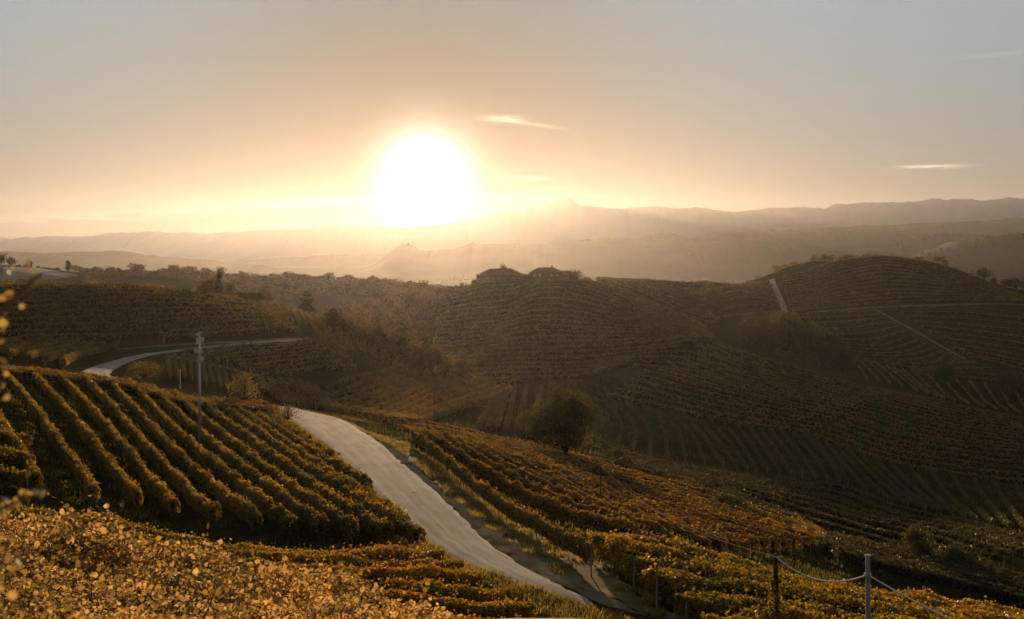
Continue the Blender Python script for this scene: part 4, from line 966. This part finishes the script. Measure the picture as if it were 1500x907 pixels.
house('shed', 'low brick shed between the two farmhouses', hloc(771, 602, -.4), 0, 8, 6, 3.2, 1.4, M['brick'], M['tile'], [(0, 1.7, 1, 1)], hip=.4)
house('hut', 'little white hut below the round dark tree', hloc(1037, 668, -.1), .35, 4.6, 3.6, 2.7, 1.1, M['render'], M['tile'], [(1.0, 1.5, .8, .8)], hip=0, over=.25, door=(-.9, .9, 1.9, 1))
house('house', 'long dark roofed house with a white gable behind the left hill crest', hloc(357, 349, -2.2), -.45, 15, 8, 3.2, 2.7, M['render'], M['wood'], [(3, 1.9, 1.1, 1.2)], hip=0, over=.4)
def far_pos(px, py, d): return ((px - CX) / F * d, d, -(py - H0) / F * d)
house('castle', 'tiny castle keep on the tip of the long hazy ridge below the sun', far_pos(598, 359.5, 6980), .3, 16, 12, 8, 3, M['brick'], M['tile'], hip=.4, cat='castle')
house('tower', 'slim castle tower beside the keep on the hazy ridge', far_pos(598.6, 359.5, 6970), .3, 5, 5, 17, 2, M['brick'], M['tile'], hip=.9, cat='tower')
# village houses on the plain and the far slopes
hm = {}
def small_house(px, d, z=None, k=0):
    w, dp, e, rs = rgx.uniform(12, 26), rgx.uniform(9, 13), rgx.uniform(5, 8), rgx.uniform(2, 3.2)
    key = int(rgx.integers(0, 6))
    if key not in hm:
        V = [(-w / 2, -dp / 2, -3), (w / 2, -dp / 2, -3), (w / 2, dp / 2, -3), (-w / 2, dp / 2, -3), (-w / 2, -dp / 2, e), (w / 2, -dp / 2, e), (w / 2, dp / 2, e), (-w / 2, dp / 2, e), (-w / 2, 0, e + rs - .2), (w / 2, 0, e + rs - .2)]
        walls = mesh_obj('wall', V, [[(0, 1, 5, 4), (1, 2, 6, 5), (2, 3, 7, 6), (3, 0, 4, 7)], [(4, 8, 7), (5, 6, 9)]], M['render']).data
        o_ = .6
        R_ = [(-w / 2 - o_, -dp / 2 - o_, e - .2), (w / 2 + o_, -dp / 2 - o_, e - .2), (w / 2 + o_, 0, e + rs), (-w / 2 - o_, 0, e + rs), (w / 2 + o_, dp / 2 + o_, e - .2), (-w / 2 - o_, dp / 2 + o_, e - .2)]
        R_ += [(a, b, c - .25) for a, b, c in R_]
        roof = mesh_obj('roof', R_, [[(0, 1, 2, 3), (3, 2, 4, 5), (9, 8, 7, 6), (11, 10, 8, 9), (0, 6, 7, 1), (5, 4, 10, 11)]], M['tile']).data
        for o in list(bpy.data.objects):
            if o.data in (walls, roof): bpy.data.objects.remove(o)
        hm[key] = (walls, roof)
    p = at(px, d / S) if z is None else ((px - CX) / F * d, d, z)
    root = empty('village_house', p, rgx.uniform(-.6, .6))
    for nm, me in zip(('wall', 'roof'), hm[key]):
        o = bpy.data.objects.new(nm, me); COL.objects.link(o); o.parent = root
    return root
vl = []
for _ in range(52):
    px = rgx.uniform(985, 1250); d = rgx.uniform(4700, 6200); vl.append((px, d, None))
for _ in range(14): vl.append((rgx.uniform(600, 690), rgx.uniform(5000, 7000), None))
vl.sort()
for i, (px, d, z) in enumerate(vl):
    o = small_house(px, d, z)
    tag(o, 'tiny pale house of the hazy town spread over the plain', 'house', 'tiny houses of the town on the plain')
M['water'] = noise_mat('pond_water', [(.02, .03, .035), (.03, .04, .04)], .1, .22, 2, .5, .6, bscale=.12)
for i, (px, py, w) in enumerate([(600, 386, 8), (609, 386, 6), (634, 387, 6), (640, 391, 5), (645, 392, 5), (652, 392, 4), (620, 405, 5), (616, 411, 6), (623, 413, 4), (661, 402, 9), (672, 402, 6), (650, 405, 4), (675, 417, 5), (545, 404, 14), (1090, 405, 20), (1034, 403, 16)]):
    py = max(py, 385) ; d = 140 * F / (py - H0); d = min(d, 14000)
    b = MB(); n = 28; ww = w / F * d / 2; x0 = (px - CX) / F * d; hh = d * 1.6 / (py - H0) * .5
    a = np.linspace(0, 2 * math.pi, n, endpoint=False); rr = 1 + .2 * np.array([vnoise(t * 1.3 + i * 9, i, 3) for t in a])
    z0 = float(zq(x0, d)) + .6
    P_ = [(x0 + ww * r_ * math.cos(t), d + hh * r_ * math.sin(t), float(zq(x0 + ww * r_ * math.cos(t), d + hh * r_ * math.sin(t))) + .6) for t, r_ in zip(a, rr)]
    b.add(P_, [tuple(range(n))]); tag(b.build('water', M['water']), 'pond glinting on the hazy plain', kind='structure')

# ------------------------------------------------------------------ mast, posts, cables
M['metal'] = noise_mat('galvanised_metal', [(.42, .41, .40), (.55, .54, .52)], 3, .45, 4, .1, .5, metallic=.35)
M['panel'] = noise_mat('white_plastic', [(.70, .69, .66), (.80, .79, .76)], 4, .35, 3, 0, .5)
M['cable'] = noise_mat('pale_cable', [(.5, .46, .40), (.6, .56, .5)], 9, .7, 3, 0, .4)
mp = at(292.5, 96); y = mp[1]; zt = -(489 - H0) / F * y - mp[2]
def pz(py): return -(py - H0) / F * y - mp[2]
mast = empty('antenna_mast', mp); tag(mast, 'tall pale metal mast with clusters of white antennas among the near left vines', 'mast')
b = MB(); b.tube([(0, 0, -.5), (0, 0, zt * .5), (-.05, 0, zt)], [.17, .14, .09], 14); b.build('pole', M['metal'], mast, smooth=True)
def panel(px, py, w, h, name='antenna'):
    x_ = (px - 292.5) / F * y; b = MB()
    z_ = pz(py)
    for k in (-1, 0, 1): b.box((x_ + k * w / 3, -.12, z_), (w / 3 - .05, .22, h))
    b.box((x_ / 2, 0, z_), (abs(x_) + .1, .08, .10)); b.box((x_, .02, z_), (w, .06, .08))
    return b.build(name, M['panel'], mast)
panel(295.2, 497.5, .62, .44); panel(289.2, 497.5, .26, .44); panel(288.6, 513.6, .62, .44); panel(294.6, 515.5, .36, .34); panel(295.4, 525, .48, .46)
for px, py in ((293.6, 488.8), (290.4, 503.5), (289.6, 491)):
    b = MB(); x_ = (px - 292.5) / F * y
    b.tube([(x_ - .22, -.1, pz(py)), (x_, -.1, pz(py) + .09), (x_ + .22, -.1, pz(py) + .14)], [.10, .15, .06], 10); b.tube([(0, 0, pz(py) - .15), (x_, -.1, pz(py))], .04, 6)
    b.build('lamp_head', M['panel'], mast)
b = MB(); b.tube([(0, 0, pz(530)), (0, 0, pz(527))], [.26, .26], 12); b.build('collar', M['metal'], mast)
def simple_post(name, px, pytop, d, r, m, label, cat, pyb=None, taper=.85, cap=True):
    p = at(px, d); h = -(pytop - H0) / F * p[1] - p[2]
    root = empty(name, p); tag(root, label, cat)
    b = MB(); b.tube([(0, 0, -.4), (0.02, 0, h * .5), (0, 0, h)], [r, r * (1 + taper) / 2, r * taper], 10); b.build('shaft', m, root)
    if cap:
        b = MB(); b.tube([(0, 0, h - .02), (0, 0, h + .04)], [r * taper * 1.25, r * taper * 1.25], 10); b.build('cap', m, root)
    return root, p, h
pp, pB, hB = simple_post('cable_post', 1271, 814, 34, .105, M['metal'], 'pale metal post standing in the golden field at the bottom right', 'post')
b = MB(); zB = -(842 - H0) / F * pB[1] - pB[2]
b.tube([(0, 0, zB - .06), (0, 0, zB + .06)], [.14, .14], 10); b.tube([(0, -.1, zB), (-.16, -.14, zB)], .03, 6); b.build('bracket', M['metal'], pp)
wp, pA, hA = simple_post('cable_post', 1136, 811, 38.5, .10, M['wood'], 'dark wooden post overgrown with vine leaves at the back of the golden field', 'post', cap=False)
rg = np.random.default_rng(31); n = 900; zc = rg.uniform(0, hA - .9, n); an = rg.uniform(0, 6.28, n); rr = np.abs(rg.normal(.16, .12, n))
V, Fq = leaf_quads(np.stack([rr * np.cos(an), rr * np.sin(an), zc], 1), np.full(n, .14), None, 4, rg); mesh_obj('climbing_vine', V, [Fq], M['leaf_green'], wp)
zA = -(815 - H0) / F * pA[1] - pA[2]
b = MB(); b.tube([(-.3, -.05, zA + .05), (.3, -.05, zA - .05)], [.05, .05], 8); b.build('insulator', M['metal'], wp)
p1, q1, h1 = simple_post('cable_post', 636, 566, 150, 0.07, M['wood'], 'distant slim cable post at the top of the hanging cable in the hazy basin', 'post')
p2_, q2, h2 = simple_post('cable_post', 880, 680, 78, .06, M['wood'], 'thin dark cable post among the rusty rows right of the road', 'post', cap=False)
def cable(a, b_, sag, r, label, m_=None):
    m_ = m_ or M['cable']
    t = np.linspace(0, 1, 40); P_ = np.outer(1 - t, a) + np.outer(t, b_); P_[:, 2] -= 4 * sag * t * (1 - t)
    b = MB(); b.tube(P_, r, 6); o = b.build('cable', m_, smooth=True); return tag(o, label, 'cable', 'hanging cables')
up = lambda p, h: np.array([p[0], p[1], p[2] + h])
A_, B_, C1, C2 = up(pA, zA), up(pB, zB), up(q1, h1 - .1), up(q2, h2 - .1)
M['cable_dim'] = noise_mat('weathered_cable', [(.09, .07, .05), (.13, .10, .07)], 9, .9, 3, 0, .05)
cable(C1, C2, 5.0, .022, 'thin cable hanging from the hazy basin to the thin dark post', M['cable_dim'])
cable(C2, A_, 1.1, .014, 'thin cable from the thin dark post down to the overgrown wooden post', M['cable_dim'])
cable(A_, B_, .62, .034, 'thick pale cable sagging between the wooden post and the metal post')
end = far_pos(1640, 1010, 30 * S * .8); cable(B_, np.array(end), .25, .03, 'pale cable running from the metal post out of the frame at bottom right')
cp, _, _ = simple_post('marker_post', 264, 541, 172, .12, M['panel'], 'small white marker post below the slanting dirt track', 'post')

# ------------------------------------------------------------------ parked car (only its roof shows at the bottom edge)
M['paint'] = noise_mat('beige_car_paint', [(.13, .105, .075), (.15, .12, .09)], 1, .8, 2, 0, .04)
M['glass'] = noise_mat('dark_car_glass', [(.015, .016, .018), (.02, .02, .022)], 1, .05, 2, 0, .7)
M['rubber'] = noise_mat('tyre_rubber', [(.015, .015, .015), (.03, .03, .03)], 5, .9, 3, .2, .1)
def car():
    d = 9.2; top = -(899.5 - H0) / F * (d * S + 1.25); x0 = (797 - CX) / F * d * S; yc = d * S
    g = float(zq(x0, yc)); h = top - g; print('CAR', g, h)
    root = empty('parked_car', (x0, yc, g), math.radians(90)); tag(root, 'pale beige car roof just showing at the bottom edge of the view', 'car')
    def loft(secs, name, m, par=None):
        b = MB(); k = 12; V = []
        for (x_, hw, z0, z1, rd) in secs:
            ring = []
            for i in range(k):
                a = 2 * math.pi * (i + .5) / k; c_, s_ = math.cos(a), math.sin(a)
                ring.append((x_, hw * np.sign(c_) * abs(c_) ** .45, (z0 + z1) / 2 + (z1 - z0) / 2 * np.sign(s_) * abs(s_) ** .45))
            V += ring
        n = len(secs)
        fs = [(j * k + i, j * k + (i + 1) % k, (j + 1) * k + (i + 1) % k, (j + 1) * k + i) for j in range(n - 1) for i in range(k)] + [tuple(range(k))[::-1], tuple((n - 1) * k + i for i in range(k))]
        b.add(V, fs); return b.build(name, m, par, smooth=True)
    loft([(-2.1, .70, .35, .75, 0), (-1.95, .82, .28, .9, 0), (-.9, .87, .25, .98, 0), (.6, .87, .25, 1.0, 0), (1.9, .83, .28, 1.0, 0), (2.1, .74, .4, .9, 0)], 'body', M['paint'], root)
    loft([(-1.1, .70, .9, 1.0, 0), (-.5, .66, .9, h - .10, 0), (1.3, .64, .9, h - .10, 0), (1.9, .68, .9, 1.05, 0)], 'window', M['glass'], root)
    loft([(-.62, .52, h - .16, h - .09, 0), (-.4, .60, h - .17, h - .03, 0), (.4, .62, h - .17, h, 0), (1.2, .60, h - .17, h - .03, 0), (1.42, .52, h - .17, h - .1, 0)], 'roof', M['paint'], root)
    for sx in (-1.3, 1.3):
        for sy in (-.82, .82):
            b = MB(); b.tube([(sx, sy - .11, .32), (sx, sy + .11, .32)], [.32, .32], 20); w_ = b.build('wheel', M['rubber'], root)
            b = MB(); b.tube([(sx, sy - .12, .32), (sx, sy + .12, .32)], [.19, .19], 16); b.build('rim', M['metal'], w_)
car()
# ------------------------------------------------------------------ out-of-focus sapling right beside the viewer
M['leaf_yellow'] = leaf_mat('sapling_leaves', [(.20, .15, .05), (.30, .21, .07), (.36, .22, .08), (.27, .21, .07)], .6, .08, 3)
def sapling():
    dy = 1.9
    q = lambda px, py, o=0: np.array([(px - CX) / F * (dy + o), dy + o, -(py - H0) / F * (dy + o)])
    g = q(-90, 0); g[2] = float(zq(g[0], g[1]))
    root = empty('sapling', g); tag(root, 'blurred yellow-leaved sapling twigs reaching in at the left edge', 'sapling')
    b = MB(); C_ = []
    def twig(pts, r, leaves, sz):
        P_ = [p - g for p in pts]; b.tube(P_, np.linspace(r, r * .45, len(P_)), 7)
        for p, n in leaves:
            for _ in range(n): C_.append((p - g + rng.normal(0, .010, 3), sz))
    twig([np.array([g[0], g[1], g[2] - .1]), q(-100, 1400), q(-85, 900), q(-70, 600), q(-60, 350)], .018, [], .03)
    twig([q(-70, 600), q(-30, 500), q(0, 462), q(22, 435), q(45, 412), q(62, 402)], .0050, [(q(0, 465), 3), (q(20, 436), 2), (q(27, 438), 2), (q(58, 404), 3), (q(4, 500), 3), (q(0, 420), 3)], .026)
    twig([q(-70, 560), q(-25, 440), q(2, 392)], .006, [(q(2, 385), 4), (q(-6, 400), 4)], .03)
    twig([q(-90, 900), q(-40, 790), q(0, 745), q(40, 728), q(66, 724)], .005, [(q(10, 742), 4), (q(28, 732), 4), (q(48, 720), 3), (q(62, 726), 3), (q(30, 708), 2)], .028)
    twig([q(-88, 950), q(-30, 860), q(5, 820), q(12, 790)], .005, [(q(6, 790), 4), (q(4, 815), 4), (q(18, 835), 3), (q(0, 860), 4), (q(10, 890), 4)], .030)
    twig([q(-80, 760), q(-30, 620), q(4, 560)], .005, [(q(4, 540), 3), (q(6, 572), 2)], .026)
    M['twig'] = noise_mat('young_twig_bark', [(.16, .10, .05), (.26, .17, .08)], 40, .8, 3, .2, .2)
    b.build('stem', M['twig'], root, smooth=True)
    c = np.array([k[0] for k in C_]); V, Fq = leaf_quads(c, np.array([k[1] for k in C_]) * .52, None, 6, rng); mesh_obj('foliage', V, [Fq], M['leaf_yellow'], root)
sapling()

for o in [o for o in bpy.data.objects if o.name.startswith('vine_row') and o.get('group') == 'sunlit vine rows closest to the viewer']:
    ch = [c for c in o.children if c.name.startswith('foliage')][0]
    co = np.zeros(len(ch.data.vertices) * 3, np.float32); ch.data.vertices.foreach_get('co', co); co = co.reshape(-1, 3)
    rg = np.random.default_rng(len(co)); top = co[co[:, 2] > np.percentile(co[:, 2], 60)]
    LC = []
    for p in top[rg.integers(0, len(top), 9)]:
        d_ = np.array([rg.normal(0, .25), rg.normal(0, .25), rg.uniform(.25, .6)]); b = MB()
        b.tube([p - [0, 0, .35], p, p + d_ * .6, p + d_ + [rg.normal(0, .08), rg.normal(0, .08), -.05]], [.007, .006, .005, .003], 5)
        b.build('cane', M['bark'], o)
        LC += [p + d_ * f + rg.normal(0, .03, 3) for f in rg.uniform(.2, 1, 7)]
    V, Fq = leaf_quads(np.array(LC), np.full(len(LC), .06), None, 6, rg); mesh_obj('shoot_leaves', V, [Fq], M['leaf_bright'], o)
